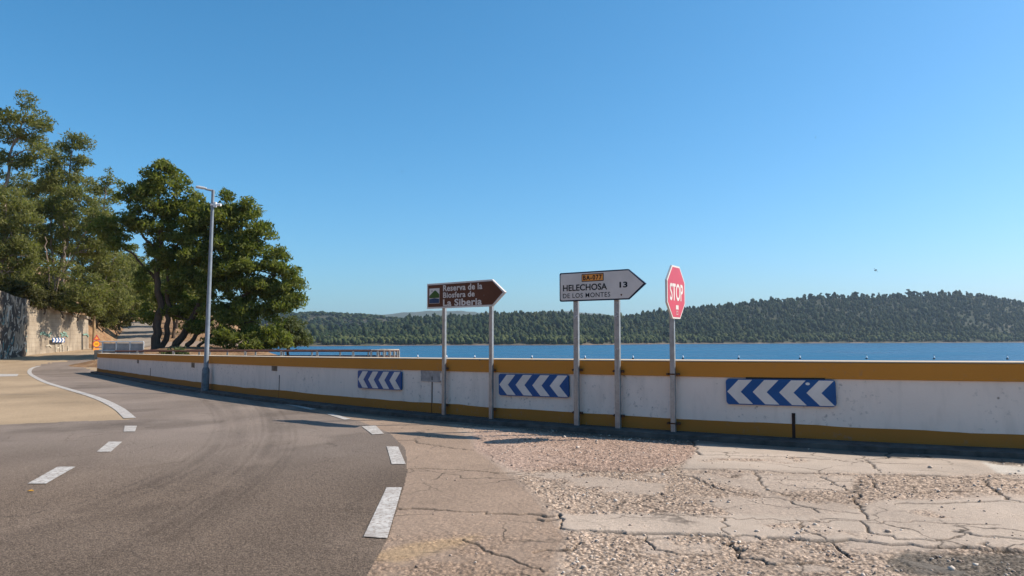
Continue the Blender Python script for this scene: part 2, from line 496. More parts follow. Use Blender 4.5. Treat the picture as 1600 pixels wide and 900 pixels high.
# asphalt: skid marks and stains
skid = np.zeros(len(GX))
SK = [([(338, 600), (395, 622), (422, 650), (428, 680), (415, 712), (380, 750), (320, 790), (240, 835)], .10, .55),
      ([(300, 612), (340, 640), (352, 668), (338, 700), (300, 728), (230, 760), (120, 800)], .09, .45),
      ([(345, 603), (402, 630), (440, 668), (435, 705), (400, 745), (340, 790), (260, 850)], .07, .4),
      ([(290, 596), (345, 618), (372, 650), (376, 690), (352, 725), (300, 765), (220, 810)], .16, .35),
      ([(420, 640), (446, 680), (432, 720), (390, 765), (330, 812)], .05, .35),
      ([(110, 900), (230, 840), (330, 780), (420, 745), (540, 735)], .05, .25), ([(360, 835), (420, 858), (520, 866), (600, 868)], .03, .25),
      ([(440, 796), (520, 797), (600, 799)], .02, .3), ([(250, 610), (360, 612)], .05, .2)]
SK2 = []
for pts, hw, am in SK:
    SK2.append((pts, hw * .7, am * .6))
    for dx, dy in ((-9, -3), (7, 3), (15, -2)):
        SK2.append(([(x + dx * (1 + k * .25), y + dy) for k, (x, y) in enumerate(pts)], .022, am * .5))
for i, (pts, hw, am) in enumerate(SK2):
    P = np.array(pxpoly(pts)); t = np.linspace(0, len(P) - 1, len(P) * 8)
    xs = np.interp(t, np.arange(len(P)), P[:, 0]); ys = np.interp(t, np.arange(len(P)), P[:, 1])
    for _ in range(6):
        xs[1:-1] = (xs[:-2] + 2 * xs[1:-1] + xs[2:]) / 4; ys[1:-1] = (ys[:-2] + 2 * ys[1:-1] + ys[2:]) / 4
    d = dist_poly(GX, GY, list(zip(xs, ys)), hw * 4 + .2)
    skid = np.maximum(skid, am * (1 - sstep(hw * .2, hw * 2.2, d)) * (.35 + .9 * vnoise(GX * 5, GY * 1.5, 80 + i)))
old = sstep(672, 780, PY) * .75 + .25 * nz
road_col = np.array([.152, .124, .104]) * (1 - old[:, None]) + np.array([.138, .108, .084]) * old[:, None]
road_col *= (.74 + .52 * fbm(GX * .8, GY * .5, 53, 5))[:, None]
road_col *= (1 - .22 * sstep(.56, .66, fbm(GX * .45, GY * .35, 57, 5)))[:, None]
road_col = 1.5 * road_col * (1 - .75 * skid[:, None])
left_old = in_poly(PX, PY, [(-900, 1500), (-900, 660), (0, 664), (190, 656), (225, 662), (150, 720), (0, 800)])
road_col[left_old] *= .93
road_z = GZ + (vnoise(GX * 60, GY * 40, 44) - .5) * .004 * fine + .0
verge_col = np.array([.345, .258, .168]) * (.70 + .60 * fbm(GX * .6, GY * .4, 63, 5))[:, None]
verge_z = GZ + (fbm(GX * 5, GY * 5, 66, 3) - .5) * .01

idx = np.arange(NA * NR).reshape(NR, NA)
quads = np.stack([idx[:-1, :-1], idx[:-1, 1:], idx[1:, 1:], idx[1:, :-1]], -1).reshape(-1, 4)
cls = np.where(is_road, 0, np.where(is_left, 1, 2))
qc = cls[quads[:, 0]]
qkeep = ~behind[quads].all(1)
# make the three sheets meet: shared border vertices keep one height
hz = np.where(is_road, road_z, np.where(is_left, verge_z, apron_z))

def ground_mat(name, pebble, contrast, cracks=0.0):
    t = NT(name)
    col = t.attr('albedo'); g = t.attr('gravel', 'Fac')
    v = t.n('TexVoronoi', feature='F1'); t.set(v.inputs['Vector'], t.co()); v.inputs['Scale'].default_value = pebble
    sc = t.n('SeparateColor'); t.set(sc.inputs[0], v.outputs['Color'])
    stone = t.ramp(sc.outputs[0], [(0, (.36, .30, .26)), (.25, (.82, .75, .69)), (.7, (1.12, 1.03, .95)), (1, (1.6, 1.5, 1.4))])
    gap = t.ramp(v.outputs['Distance'], [(.35, 1.0), (.75, .42)])
    speck = t.mix(1.0, stone, gap, 'MULTIPLY')
    fine_n = t.ramp(t.noise(pebble * 2.6, 4, .7), [(.3, .72), (.7, 1.26)])
    k = t.math('MULTIPLY', g, contrast)
    c = t.mix(k, col, t.mix(1.0, col, speck, 'MULTIPLY'))
    c = t.mix(.75, c, t.mix(1.0, c, fine_n, 'MULTIPLY'))
    c.node.clamp_result = False
    if cracks:
        warp_ = t.n('Mix', data_type='VECTOR'); nn_ = t.n('TexNoise'); t.set(nn_.inputs['Vector'], t.co()); nn_.inputs['Scale'].default_value = 2.2; nn_.inputs['Detail'].default_value = 6
        warp_.inputs[0].default_value = .30; t.set(warp_.inputs[4], t.co()); t.set(warp_.inputs[5], nn_.outputs['Color'])
        ve = t.n('TexVoronoi', feature='DISTANCE_TO_EDGE'); t.set(ve.inputs['Vector'], warp_.outputs[1]); ve.inputs['Scale'].default_value = 1.5
        line = t.ramp(ve.outputs['Distance'], [(.004, 1.0), (.013, 0.0)])
        line = t.math('MULTIPLY', line, t.ramp(t.noise(.8, 4), [(.45, 0.0), (.58, cracks)]))
        c = t.mix(line, c, (.06, .048, .038))
    h = t.math('ADD', t.math('MULTIPLY', t.math('SUBTRACT', 1.0, v.outputs['Distance']), g), t.noise(pebble * 3, 3, .7))
    t.bump(h, .55, .012)
    return t.done(c, .92, 0, .12)
M['apron'] = ground_mat('worn_chippings_concrete', 40, .85, .85)
M['road'] = ground_mat('worn_asphalt', 85, .7, .45)
M['verge'] = ground_mat('tan_chippings', 30, .4)
def sheet(name, k, colour, grav, mat, label):
    q = quads[(qc == k) & qkeep]
    u, inv = np.unique(q, return_inverse=True)
    me = np_mesh(name, np.stack([GX[u], GY[u], hz[u]], 1), inv.reshape(-1, 4), True)
    attr(me, 'albedo', colour[u]); attr(me, 'gravel', grav[u])
    o = link(name, me, mat)
    return tag(o, label, None, None, 'structure')
sheet('road', 0, road_col, np.clip(.2 + .85 * old, 0, 1), M['road'], 'worn grey brown asphalt road with curved skid marks bending left')
sheet('verge', 1, verge_col, np.full(len(GX), .5), M['verge'], 'tan paved area inside the bend beyond the white edge line')
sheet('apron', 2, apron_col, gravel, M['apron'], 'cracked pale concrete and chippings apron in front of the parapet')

# ------------------------------------------------------------------ kerb along the parapet (structure), parapet wall (thing)
WS = np.concatenate([np.linspace(WX0, -10, 60), np.linspace(-9.8, 14.0, 200)])
def sweep(prof, xs, wob=(), amp=.012):
    """prof: list of (offset to the road side, z above ground); swept along the parapet"""
    vs, fs, n = [], [], len(prof)
    for x in xs:
        nn, _ = wall_normal(float(x)); y = float(wall_y(float(x))); zg = float(gz(y))
        wz = amp * 2 * (float(fbm(np.array([x * 1.9]), np.array([3.3]), 12, 4)[0]) - .5) + amp * (float(fbm(np.array([x * .35]), np.array([9.3]), 14, 2)[0]) - .5) * 2
        for k, (o, z) in enumerate(prof): vs.append((x + nn.x * o, y + nn.y * o, zg + z + (wz if k in wob else 0)))
    for i in range(len(xs) - 1):
        for k in range(n):
            fs.append((i * n + k, i * n + (k + 1) % n, (i + 1) * n + (k + 1) % n, (i + 1) * n + k))
    fs.append(tuple(range(n))); fs.append(tuple(reversed(range((len(xs) - 1) * n, len(xs) * n))))
    return vs, fs
def kerb_mat():
    t = NT('dark_kerb_concrete')
    c = t.ramp(t.noise(5, 6, .65), [(.3, (.045, .040, .036)), (.7, (.12, .108, .098))])
    c = t.mix(t.ramp(t.noise(1.2, 4), [(.5, 0.0), (.7, .5)]), c, (.17, .15, .13))
    t.bump(t.noise(45, 4), .4, .01)
    return t.done(c, .9)
M['kerb'] = kerb_mat()
b = MB(); b.add(*sweep([(.003, -.3), (.003, KH), (KW, KH - .02), (KW + .02, -.3)], WS))
tag(b.build('kerb', M['kerb']), 'low dark concrete kerb along the foot of the parapet', None, None, 'structure')

def wall_mat(name, base, dirty, streaks=0.0):
    t = NT(name)
    x = t.xyz()
    n1 = t.noise(1.1, 5, .6); n2 = t.noise(11, 5, .7); n3 = t.noise(5, 3, .6, vec=t.scaled((1, 1, .25)))
    c = t.mix(t.ramp(n1, [(.35, 0.0), (.75, .35)]), base, tuple(k * .78 for k in base))
    c = t.mix(t.ramp(n3, [(.50, 0.0), (.72, streaks)]), c, (.36, .31, .26))
    sp = t.math('MULTIPLY', t.ramp(n2, [(.57, 0.0), (.70, .85)]), t.ramp(t.noise(.9, 4), [(.42, 0.0), (.60, 1.0)]))
    c = t.mix(t.math('MULTIPLY', sp, dirty), c, (.19, .175, .165))
    dots = t.ramp(t.voro(2.6), [(.035, 1.0), (.06, 0.0)])
    c = t.mix(t.math('MULTIPLY', dots, .7), c, (.10, .08, .07))
    t.bump(t.noise(30, 5, .65), .25, .012)
    return t.done(c, .85)
M['wall_white'] = wall_mat('white_limewash', (.80, .68, .59), 1.0, .22)
M['wall_ochre'] = wall_mat('ochre_paint', (.54, .22, .035), .45)
M['wall_foot'] = wall_mat('dirty_ochre_paint', (.36, .155, .03), .7)
M['wall_cream'] = wall_mat('cream_mortar', (.55, .44, .32), .3)
pw = empty('parapet_wall', (0, 0, 0), 0, 'long curved white roadside parapet with ochre coping and ochre foot band', 'wall')
zt = KH + WH
b = MB(); b.add(*sweep([(-WT, -3.0), (-WT, zt - .235), (0, zt - .235), (0, KH + .14), (-.01, KH + .14), (-.01, -.2)], WS)); b.build('wall_face', M['wall_white'], pw)
b = MB(); b.add(*sweep([(-WT - .03, zt - .232), (-WT - .03, zt - .012), (-WT + .0, zt), (.012, zt), (.026, zt - .012), (.026, zt - .232)], WS)); b.build('coping', M['wall_ochre'], pw)
b = MB(); b.add(*sweep([(-WT - .028, zt + .001), (-WT - .028, zt + .014), (.018, zt + .014), (.024, zt + .001)], WS)); b.build('coping_top', M['wall_cream'], pw)
b = MB(); b.add(*sweep([(.0, KH + .002), (.0, KH + .187), (.006, KH + .187), (.012, KH + .18), (.012, KH + .002)], WS, (1, 2, 3), .022)); b.build('foot_band', M['wall_foot'], pw)
def wall_frame(px, off=0.0):
    p, n, d = wall_pt(px, off)
    return p, math.atan2(d.y, d.x)
for px, wd, ht, top in ((217, .42, .16, .24), (303, .40, .17, .24), (430, .36, .13, .24)):        # drain spouts under the coping
    p, a = wall_frame(px)
    mb = MB(); mb.box((p.x, p.y, p.z + zt - top - ht / 2), (wd, .02, ht), a, 0); mb.box((p.x + .06, p.y - .02, p.z + zt - top - ht + .02), (wd * .5, .035, .03), a, 0)
    mb.build('drain_patch', simple('drain_mortar', (.20, .15, .11), .9, 0, .3, 8), pw)
p, a = wall_frame(674)
mb = MB()
for dx, dz, w_, h_ in ((0, .0, .62, .03), (-.295, -.1, .03, .17), (0, -.19, .62, .035)):
    mb.box((p.x + math.cos(a) * dx, p.y + math.sin(a) * dx, p.z + zt - .252 + dz), (w_, .03, h_), a)
mb.box((p.x, p.y, p.z + zt - .345), (.56, .012, .15), a)
mb.build('service_recess', simple('grey_mortar', (.40, .36, .34), .9, 0, .2, 8), pw)
joint_m = simple('dark_open_joint', (.035, .022, .018), .95, 0, .3)
for px, w_, z0, z1 in ((676, .016, .1, .83), (1237, .045, .1, .45), (438, .010, .1, .7), (237, .014, .1, .62)):
    p, a = wall_frame(px)
    mb = MB(); mb.box((p.x, p.y, p.z + (z0 + z1) / 2), (w_, .028, z1 - z0), a); mb.build('joint', joint_m, pw)

# ------------------------------------------------------------------ road markings
def mark_mat():
    t = NT('worn_white_road_paint')
    f = t.ramp(t.noise(26, 6, .75), [(.40, 0.0), (.55, 1.0)])
    f2 = t.ramp(t.noise(2.5, 4), [(.25, .55), (.5, 1.0)])
    c = t.mix(t.math('MULTIPLY', f, f2), (.26, .22, .19), t.ramp(t.noise(6, 4), [(.3, (.40, .38, .35)), (.7, (.56, .53, .49))]))
    t.bump(t.noise(60, 3), .3, .006)
    return t.done(c, .8)
M['mark'] = mark_mat()
def marking(name, polys, label):
    mb = MB()
    for P in polys:
        W = [ground_at(*p) for p in P]
        # split into short pieces so that it lies on the slope
        mb.add([(q.x, q.y, q.z + .008) for q in W], [tuple(range(len(W)))])
    me = mb.build(name, M['mark'])
    return tag(me, label, None, None, 'structure')
DASH = [[(195, 666), (214, 666), (211, 675), (193, 675)], [(170, 691), (191, 691), (173, 707), (151, 707)], [(90, 731), (118, 731), (72, 757), (43, 757)]]
for d_, lb in zip(DASH, ('short white dash nearest the end of the edge line', 'middle white dash left of the skid marks', 'long white dash nearest the bottom left')):
    marking('lane_dash', [d_], lb)
RD = [[(565, 667), (587, 665.5), (600, 678.5), (582, 679.5)], [(604, 698), (622, 699), (634, 726), (612, 726)], [(604, 764), (628, 764), (622, 786), (605, 843), (568, 841)],
      [(510, 647.5), (520, 647), (549, 655.5), (538, 656.5)], [(442, 631.5), (452, 631.5), (495, 640), (486, 641)]]
for d_, lb in zip(RD, ('slanted white edge dash by the brown sign shadow', 'white edge dash on the outside of the bend', 'large worn white edge dash nearest the camera', 'thin white edge dash crossed by a sign shadow', 'thin far white edge dash under the parapet')):
    marking('edge_dash', [d_], lb)
def ribbon(name, pts, wpx, label):
    P = np.array([[*ground_at(*p)][:2] for p in pts]); t = np.linspace(0, len(P) - 1, len(P) * 8)
    xs = np.interp(t, np.arange(len(P)), P[:, 0]); ys = np.interp(t, np.arange(len(P)), P[:, 1])
    for _ in range(10):
        xs[1:-1] = (xs[:-2] + 2 * xs[1:-1] + xs[2:]) / 4; ys[1:-1] = (ys[:-2] + 2 * ys[1:-1] + ys[2:]) / 4
    tx, ty = np.gradient(xs), np.gradient(ys); L = np.hypot(tx, ty); nx, ny = -ty / L, tx / L
    V = [(x + s * wpx / 2 * a, y + s * wpx / 2 * c, float(gz(y + s * wpx / 2 * c)) + .010) for x, y, a, c in zip(xs, ys, nx, ny) for s in (-1, 1)]
    Fq = [(2 * i, 2 * i + 1, 2 * i + 3, 2 * i + 2) for i in range(len(xs) - 1)]
    mb = MB(); mb.add(V, Fq)
    return tag(mb.build(name, M['mark']), label, None, None, 'structure')
ribbon('edge_line', [(203, 654), (188, 640), (164, 627), (140, 618), (100, 606.5), (70, 597.5), (50, 587), (45, 580), (50, 575), (62, 572)], .22, 'long white edge line curving round the tan verge')
marking('stop_line', [[(-40, 584.5), (29, 584.5), (27, 588), (-40, 589)]], 'short white bar at the left edge on the tan verge')
marking('edge_dash', [[(137, 572.5), (151, 570.5), (151, 573), (140, 574.5)]], 'tiny white mark at the end of the parapet')

# ------------------------------------------------------------------ terrain of the near side, lake bed, water
ZW = -8.5
RLX = lambda Y: np.interp(Y, [60, 70, 75, 110, 150, 260], [-39.4, -39.4, -39.6, -56.5, -75, -120])
WTOP = lambda Y: np.interp(Y, [30, 46, 57.5, 61, 70, 74], [6.9, 6.1, 5.0, 4.45, 3.34, 2.9])
def terrain(X, Y):
    g = gz(Y)
    z = g - .14
    e = Y - wall_y(np.clip(X, WX0, 40))
    drop = np.where((X > WX0) & (e > 0), sstep(.2, 14, e) * 14, 0)
    bank = sstep(-32, -27, X) * sstep(49, 54, Y) * (1 - sstep(-18, -6, X)) * (1 - sstep(72, 95, Y) * sstep(-30, -20, X))
    z = np.where(X > WX0, np.minimum(g, 1.0 - .03 * (X + 25)) - .14 - drop, z)
    zb = .1 + sstep(52, 60, Y) * .55 + .5 * sstep(-24, -40, X) + np.maximum(0, g - .6) * .9
    z = z * (1 - bank) + zb * bank
    z = np.where((X <= WX0) & (X > -39) & (Y > 84), np.maximum(z, g - .05), z)
    z = np.where((X > -36) & (Y > 60), np.minimum(z, 1.0 + .5 * (g - 1).clip(0) * sstep(-24, -34, X) - (X + 24).clip(0) * .35 - np.where(X > -30, (Y - 66).clip(0) * .12, 0)), z)
    z = np.where((Y < 71) & (X < -40.5), WTOP(Y) - .25 + np.clip(.42 * (-40.5 - X), 0, 22), z)
    xl = RLX(Y)
    cut = np.clip(.95 * (xl - X), 0, 2.6) + np.clip(.36 * (xl - 3 - X), 0, 22)
    z = np.where((Y >= 71) & (X < xl), g - .05 + cut, z)
    z = np.where((Y < 40) & (X < -40.5), np.minimum(z, 6 + (-40.5 - X).clip(0) * .3), z)
    z = np.where((Y > 56) & (X > -36), np.minimum(z, 1.5 + .9 * (g - 1).clip(0) - .5 * (X + .36 * Y).clip(0)), z)
    z = np.where((Y > 90) & (X + .36 * Y > 0), np.minimum(z, -10), z)
    z = np.where(X > 60, -14, z)
    return z + (fbm(X * .35, Y * .35, 7, 4) - .5) * np.where((X < -40) | (bank > .5), .5, .06)
tx = np.arange(-190, 62, 1.0); ty = np.arange(-40, 262, 1.0)
TX, TY = np.meshgrid(tx, ty)
TZ = terrain(TX.ravel(), TY.ravel())
ti = np.arange(TX.size).reshape(TX.shape)
tq = np.stack([ti[:-1, :-1], ti[:-1, 1:], ti[1:, 1:], ti[1:, :-1]], -1).reshape(-1, 4)
def earth_mat():
    t = NT('dry_red_earth_and_litter')
    c = t.ramp(t.noise(.9, 6, .65), [(.3, (.14, .075, .042)), (.5, (.27, .152, .078)), (.72, (.38, .27, .16))])
    c = t.mix(t.ramp(t.noise(3.5, 5, .7), [(.48, 0.0), (.66, .6)]), c, (.10, .085, .04))
    t.bump(t.noise(7, 6, .7), .8, .12)
    return t.done(c, .95)
M['earth'] = earth_mat()
tag(link('hillside_terrain', np_mesh('hillside_terrain', np.stack([TX.ravel(), TY.ravel(), TZ], 1), tq, True), M['earth']),
    'dry red brown hillside and bank rising behind the retaining wall', None, None, 'structure')
mb = MB()
n = 96
for r0, r1 in ((1, 400), (400, 3000), (3000, 9500)):
    vs = [(r * math.cos(2 * math.pi * k / n), r * math.sin(2 * math.pi * k / n), -15.5) for r in (r0, r1) for k in range(n)]
    mb.add(vs, [(k, (k + 1) % n, n + (k + 1) % n, n + k) for k in range(n)])
tag(mb.build('ground', M['earth']), 'lake bed and plain under the water', None, None, 'structure')
def water_mat():
    t = NT('lake_water')
    n1 = t.noise(.55, 3, .6, vec=t.scaled((.5, 1.3, 1))); n2 = t.noise(.035, 5, .62, vec=t.scaled((.35, 2.2, 1)))
    c = t.ramp(n2, [(.40, (.004, .042, .100)), (.60, (.018, .118, .215))])
    t.bump(t.math('ADD', n1, t.math('MULTIPLY', n2, .6)), .9, .45)
    t.b.inputs['IOR'].default_value = 1.33
    return t.done(c, t.ramp(n2, [(.42, .22), (.58, .5)]), 0, .24)
M['water'] = water_mat()
mb = MB()
xs = np.linspace(-4200, 4200, 41); ys = np.concatenate([[3], np.linspace(20, 200, 10), np.linspace(260, 4200, 24)])
vs = [(x, y, ZW) for y in ys for x in xs]
mb.add(vs, [(j * 41 + i, j * 41 + i + 1, (j + 1) * 41 + i + 1, (j + 1) * 41 + i) for j in range(len(ys) - 1) for i in range(40)])
tag(mb.build('water', M['water']), 'rippled deep blue reservoir water', None, None, 'structure')

# ------------------------------------------------------------------ far shore: hills with planted pines
def interp_px(x, pts):
    p = np.array(pts, float); return np.interp(x, p[:, 0], p[:, 1])
SHORE = [(-800, 543), (480, 541), (600, 540), (770, 539.5), (900, 539.3), (1040, 537.6), (1300, 536.2), (1600, 535.2), (2400, 534.8)]
RIDGE = [(-800, 522), (380, 519), (460, 515), (500, 513), (560, 509), (606, 503), (636, 497), (669, 493.5), (771, 489.5), (817, 488.5), (894, 490), (940, 494.5), (975, 493.5), (1010, 488.5), (1040, 486), (1075, 480.5),
         (1134, 475.5), (1180, 470), (1236, 467), (1285, 461.5), (1337, 461.5), (1421, 460), (1495, 457.5), (1530, 459), (1558, 462.5), (1586, 469), (1600, 473), (1700, 492), (2000, 505), (2400, 512)]
def shore_depth(x): return F * (CAM[2] - ZW) / (interp_px(x, SHORE) - 527)
def ridge_z(x, Y, pts, minus=0.0):
    y = interp_px(x, pts); v = (CY - y) / F
    return CAM[2] + Y * (sp + v * cp) / (cp - v * sp) - minus
def hill_z(x, t):
    D = shore_depth(x); RY = D + 430
    zr = ridge_z(x, RY, RIDGE, 5.5)
    Y = D + t * (RY - D)
    up = np.clip(t, 0, 1)
    base = ZW + np.minimum(3.0, 60 * up) + (zr - ZW - 3.0) * (.75 * up + .25 * up ** 2)
    down = zr - (np.clip(t - 1, 0, 9)) * 22
    z = np.where(t < 0, ZW + t * 40, np.where(t <= 1, base, down))
    X = (x - CX) / F * Y / 1.0
    z = z + (fbm(X * .012, Y * .012, 3, 4) - .5) * 16 * np.clip(t, 0, 1) * np.clip(1.06 - t, 0, .5) * 2
    return X, Y, z
hx = np.linspace(-800, 2400, 420); ht = np.concatenate([[-.06, -.03], np.linspace(0, 1, 46), [1.1, 1.3, 1.8, 2.5]])
HX, HT = np.meshgrid(hx, ht)
X_, Y_, Z_ = hill_z(HX.ravel(), HT.ravel())
hi = np.arange(HX.size).reshape(HX.shape)
hq = np.stack([hi[:-1, :-1], hi[:-1, 1:], hi[1:, 1:], hi[1:, :-1]], -1).reshape(-1, 4)
def hill_mat(name, a, b_, c_):
    t = NT(name)
    c = t.ramp(t.noise(.02, 6, .65), [(.35, a), (.55, b_), (.68, c_)])
    return t.done(c, .95)
M['hill'] = hill_mat('scrubby_far_hill', (.025, .034, .018), (.05, .047, .028), (.22, .14, .085))
def slope_band_mat():
    t = NT('bare_far_shore')
    z = t.xyz()[2]
    f = t.math('ADD', z, t.math('MULTIPLY', t.noise(.03, 4), 5.0))
    c = t.ramp(t.noise(.02, 6, .65), [(.35, (.025, .036, .016)), (.62, (.045, .046, .024)), (.75, (.20, .13, .08))])
    m = t.n('MapRange'); t.set(m.inputs[0], f); m.inputs[1].default_value = ZW + 2.6; m.inputs[2].default_value = ZW + 4.6; m.inputs[3].default_value = 1; m.inputs[4].default_value = 0
    c = t.mix(m.outputs[0], c, t.ramp(t.noise(.05, 4), [(.3, (.09, .06, .045)), (.7, (.22, .155, .115))]))
    return t.done(c, .95)
M['shore'] = slope_band_mat()
tag(link('far_hill', np_mesh('far_hill', np.stack([X_, Y_, Z_], 1), hq, True), M['shore']), 'long wooded hill on the far shore', None, None, 'structure')
def back_hill(name, pts, Y0, mat, label, depth=900, rough=10):
    x = np.linspace(pts[0][0], pts[-1][0], 160); t = np.linspace(-1, 1, 15)
    XX, TT = np.meshgrid(x, t)
    zr = ridge_z(XX, Y0, pts)
    Y = Y0 + TT * depth
    z = zr - (TT ** 2) * (zr - ZW + 5) + (fbm(XX * .05, TT * 4, 9, 4) - .5) * rough * (1 - np.abs(TT))* (np.abs(TT) > .05)
    X = (XX - CX) / F * Y
    i = np.arange(XX.size).reshape(XX.shape)
    q = np.stack([i[:-1, :-1], i[:-1, 1:], i[1:, 1:], i[1:, :-1]], -1).reshape(-1, 4)
    return tag(link(name, np_mesh(name, np.stack([X.ravel(), Y.ravel(), z.ravel()], 1), q, True), mat), label, None, None, 'structure')
MIDR = [(100, 496), (380, 494), (465, 493), (498, 491.5), (529, 493.5), (564, 495), (600, 498), (640, 503), (700, 515)]
back_hill('middle_hill', MIDR, 1900, M['hill'], 'scrubby brown hill with bare patches behind the left end of the lake', 500)
FARR = [(380, 502), (540, 498), (589, 492.5), (640, 488.5), (669, 486), (707, 486.2), (746, 488.7), (800, 492), (845, 488), (890, 486.8), (930, 490), (970, 494), (1060, 500), (1200, 505)]
M['far'] = hill_mat('distant_ridge', (.05, .06, .03), (.07, .075, .04), (.12, .11, .07))
back_hill('distant_hill', FARR, 5200, M['far'], 'blue hazy ridge behind the wooded hill', 1500, 30)

def crown_template(seed, kind):
    bm = bmesh.new(); bmesh.ops.create_icosphere(bm, subdivisions=2, radius=1)
    r = np.random.default_rng(seed)
    V = np.array([v.co for v in bm.verts]); Fc = np.array([[v.index for v in f.verts] for f in bm.faces])
    bm.free()
    k = .62 + .75 * r.random(len(V))
    V = V * k[:, None]
    if kind == 'pine': V[:, :2] *= (1.0 - .42 * np.clip(V[:, 2:3] + .2, 0, 1)) 
    return V, Fc
TPL = [crown_template(s, 'pine') for s in range(5)] + [crown_template(20 + s, 'round') for s in range(4)]
def wood(name, X, Y, Z, rad, hgt, tpl, mat, label):
    Vs, Fs, b0 = [], [], 0
    for i in range(len(X)):
        V, Fc = TPL[tpl[i]]
        a = rng.random() * 6.28; c, s = math.cos(a), math.sin(a)
        P = np.stack([(V[:, 0] * c - V[:, 1] * s) * rad[i] + X[i], (V[:, 0] * s + V[:, 1] * c) * rad[i] + Y[i], V[:, 2] * hgt[i] * .5 + Z[i] + hgt[i] * .52], 1)
        Vs.append(P); Fs.append(Fc + b0); b0 += len(V)
    o = link(name, np_mesh(name, np.concatenate(Vs), np.concatenate(Fs), False), mat)
    return tag(o, label, None, None, 'stuff')
def far_leaf(name, a, b_, c_):
    t = NT(name)
    g = t.n('NewGeometry').outputs['Random Per Island']
    c = t.ramp(t.math('ADD', t.math('MULTIPLY', g, .55), t.math('MULTIPLY', t.noise(.012, 5, .6), .55)), [(.12, a), (.55, b_), (.85, c_)])
    c = t.mix(.6, c, t.mix(1.0, c, t.ramp(t.noise(.5, 4, .8), [(.35, (.35, .4, .35)), (.65, (1.7, 1.6, 1.4))]), 'MULTIPLY'))
    return t.done(c, .9, 0, .1)
M['pine'] = far_leaf('far_pine_foliage', (.009, .021, .010), (.018, .033, .012), (.050, .058, .024))
M['willow'] = far_leaf('far_shore_foliage', (.030, .045, .016), (.050, .066, .024), (.080, .090, .036))
nT = 17000
x = rng.uniform(300, 1900, nT); t = rng.uniform(.045, 1.02, nT) ** .92
rows = (x > 600) & (x < 1060)
t = np.where(rows, np.round(t * 26) / 26 + rng.normal(0, .006, nT), t)
X, Y, Z = hill_z(x, t)
clear = fbm(X * .010, Y * .010, 21, 4) + .10 * (np.abs(((X * .006 + Y * .011 + .6 * fbm(X * .004, Y * .004, 5, 2)) % 1.0) - .5) < .02)
keep = (clear < np.where(x > 1100, .67, .76)) | (t > .93) | (rng.random(nT) < .45)
keep &= (t > .04)
X, Y, Z, x, t = X[keep], Y[keep], Z[keep], x[keep], t[keep]
size = rng.uniform(.5, 1.35, len(X)) * np.where(rng.random(len(X)) < .06, 1.55, 1.0) * (.72 + .6 * fbm(X * .02, Y * .02, 77, 3))
wood('pine_forest', X, Y, Z - .6, 2.35 * size, 7.4 * size, rng.integers(0, 9, len(X)), M['pine'], 'dense dark green pine plantation covering the far hill')
nS = 2200
x = rng.uniform(300, 1800, nS); t = rng.uniform(.012, .12, nS)
X, Y, Z = hill_z(x, t); size = rng.uniform(.6, 1.2, nS)
k = fbm(x * .01, t * 0, 31, 3) > .30
wood('shore_thicket', X[k], Y[k], Z[k] - .5, 2.6 * size[k], 7.5 * size[k], rng.integers(5, 9, k.sum()), M['willow'], 'lighter green thicket along the far waterline')
# scrub on the middle hill
nM = 1500
x = rng.uniform(300, 650, nM); tt = rng.uniform(-.85, 0.0, nM)
zr = ridge_z(x, 1900, MIDR); Y = 1900 + tt * 500; X = (x - CX) / F * Y; Z = zr - tt ** 2 * (zr - ZW + 5)
size = rng.uniform(.5, 1.3, nM); k = fbm(x * .03, tt * 5, 41, 3) > .36
wood('scrub', X[k], Y[k], Z[k], 4.0 * size[k], 7 * size[k], rng.integers(5, 9, k.sum()), M['pine'], 'scattered dark scrub on the brown hill')
# single pines one can tell apart on the skyline
def ridge_pine(seed):
    root = empty('pine_tree', (0, 0, 0))
    r = random.Random(seed)
    mb = MB(); mb.tube([(0, 0, -1), (.1, 0, 3), (.2, .1, 6)], [.32, .25, .15], 6); mb.build('trunk', M['trunk_far'], root)
    Vs, Fs, b0 = [], [], 0
    for k in range(7):
        V, Fc = TPL[(seed + k) % 9]
        s = r.uniform(.7, 1.1)
        P = V * np.array([1.9 * s, 1.9 * s, 1.35 * s]) + np.array([r.uniform(-1.7, 1.7), r.uniform(-1.7, 1.7), r.uniform(3.4, 8.2)])
        Vs.append(P); Fs.append(Fc + b0); b0 += len(V)
    link('crown', np_mesh('crown', np.concatenate(Vs), np.concatenate(Fs)), M['pine'], root)
    return root
M['trunk_far'] = simple('far_trunk_bark', (.10, .065, .045), .9)
protos = [ridge_pine(s) for s in range(4)]
RT = [(1180, .7), (1197, .8), (1211, .8), (1226, .8), (1258, 1.25), (1265, 1.1), (1284, 1.2), (1294, 1.15), (1305, 1.1), (1317, 1.0), (1331, 1.2), (1339, 1.25), (1351, 1.15), (1362, 1.1), (1375, .95), (1386, .9), (1397, 1.0), (1408, .9),
      (1419, 1.75), (1427, 1.35), (1437, 1.0), (1444, 1.3), (1457, .9), (1470, .95), (1482, .95), (1497, .9), (1512, .85), (1528, .85), (1545, .8)]
used = set()
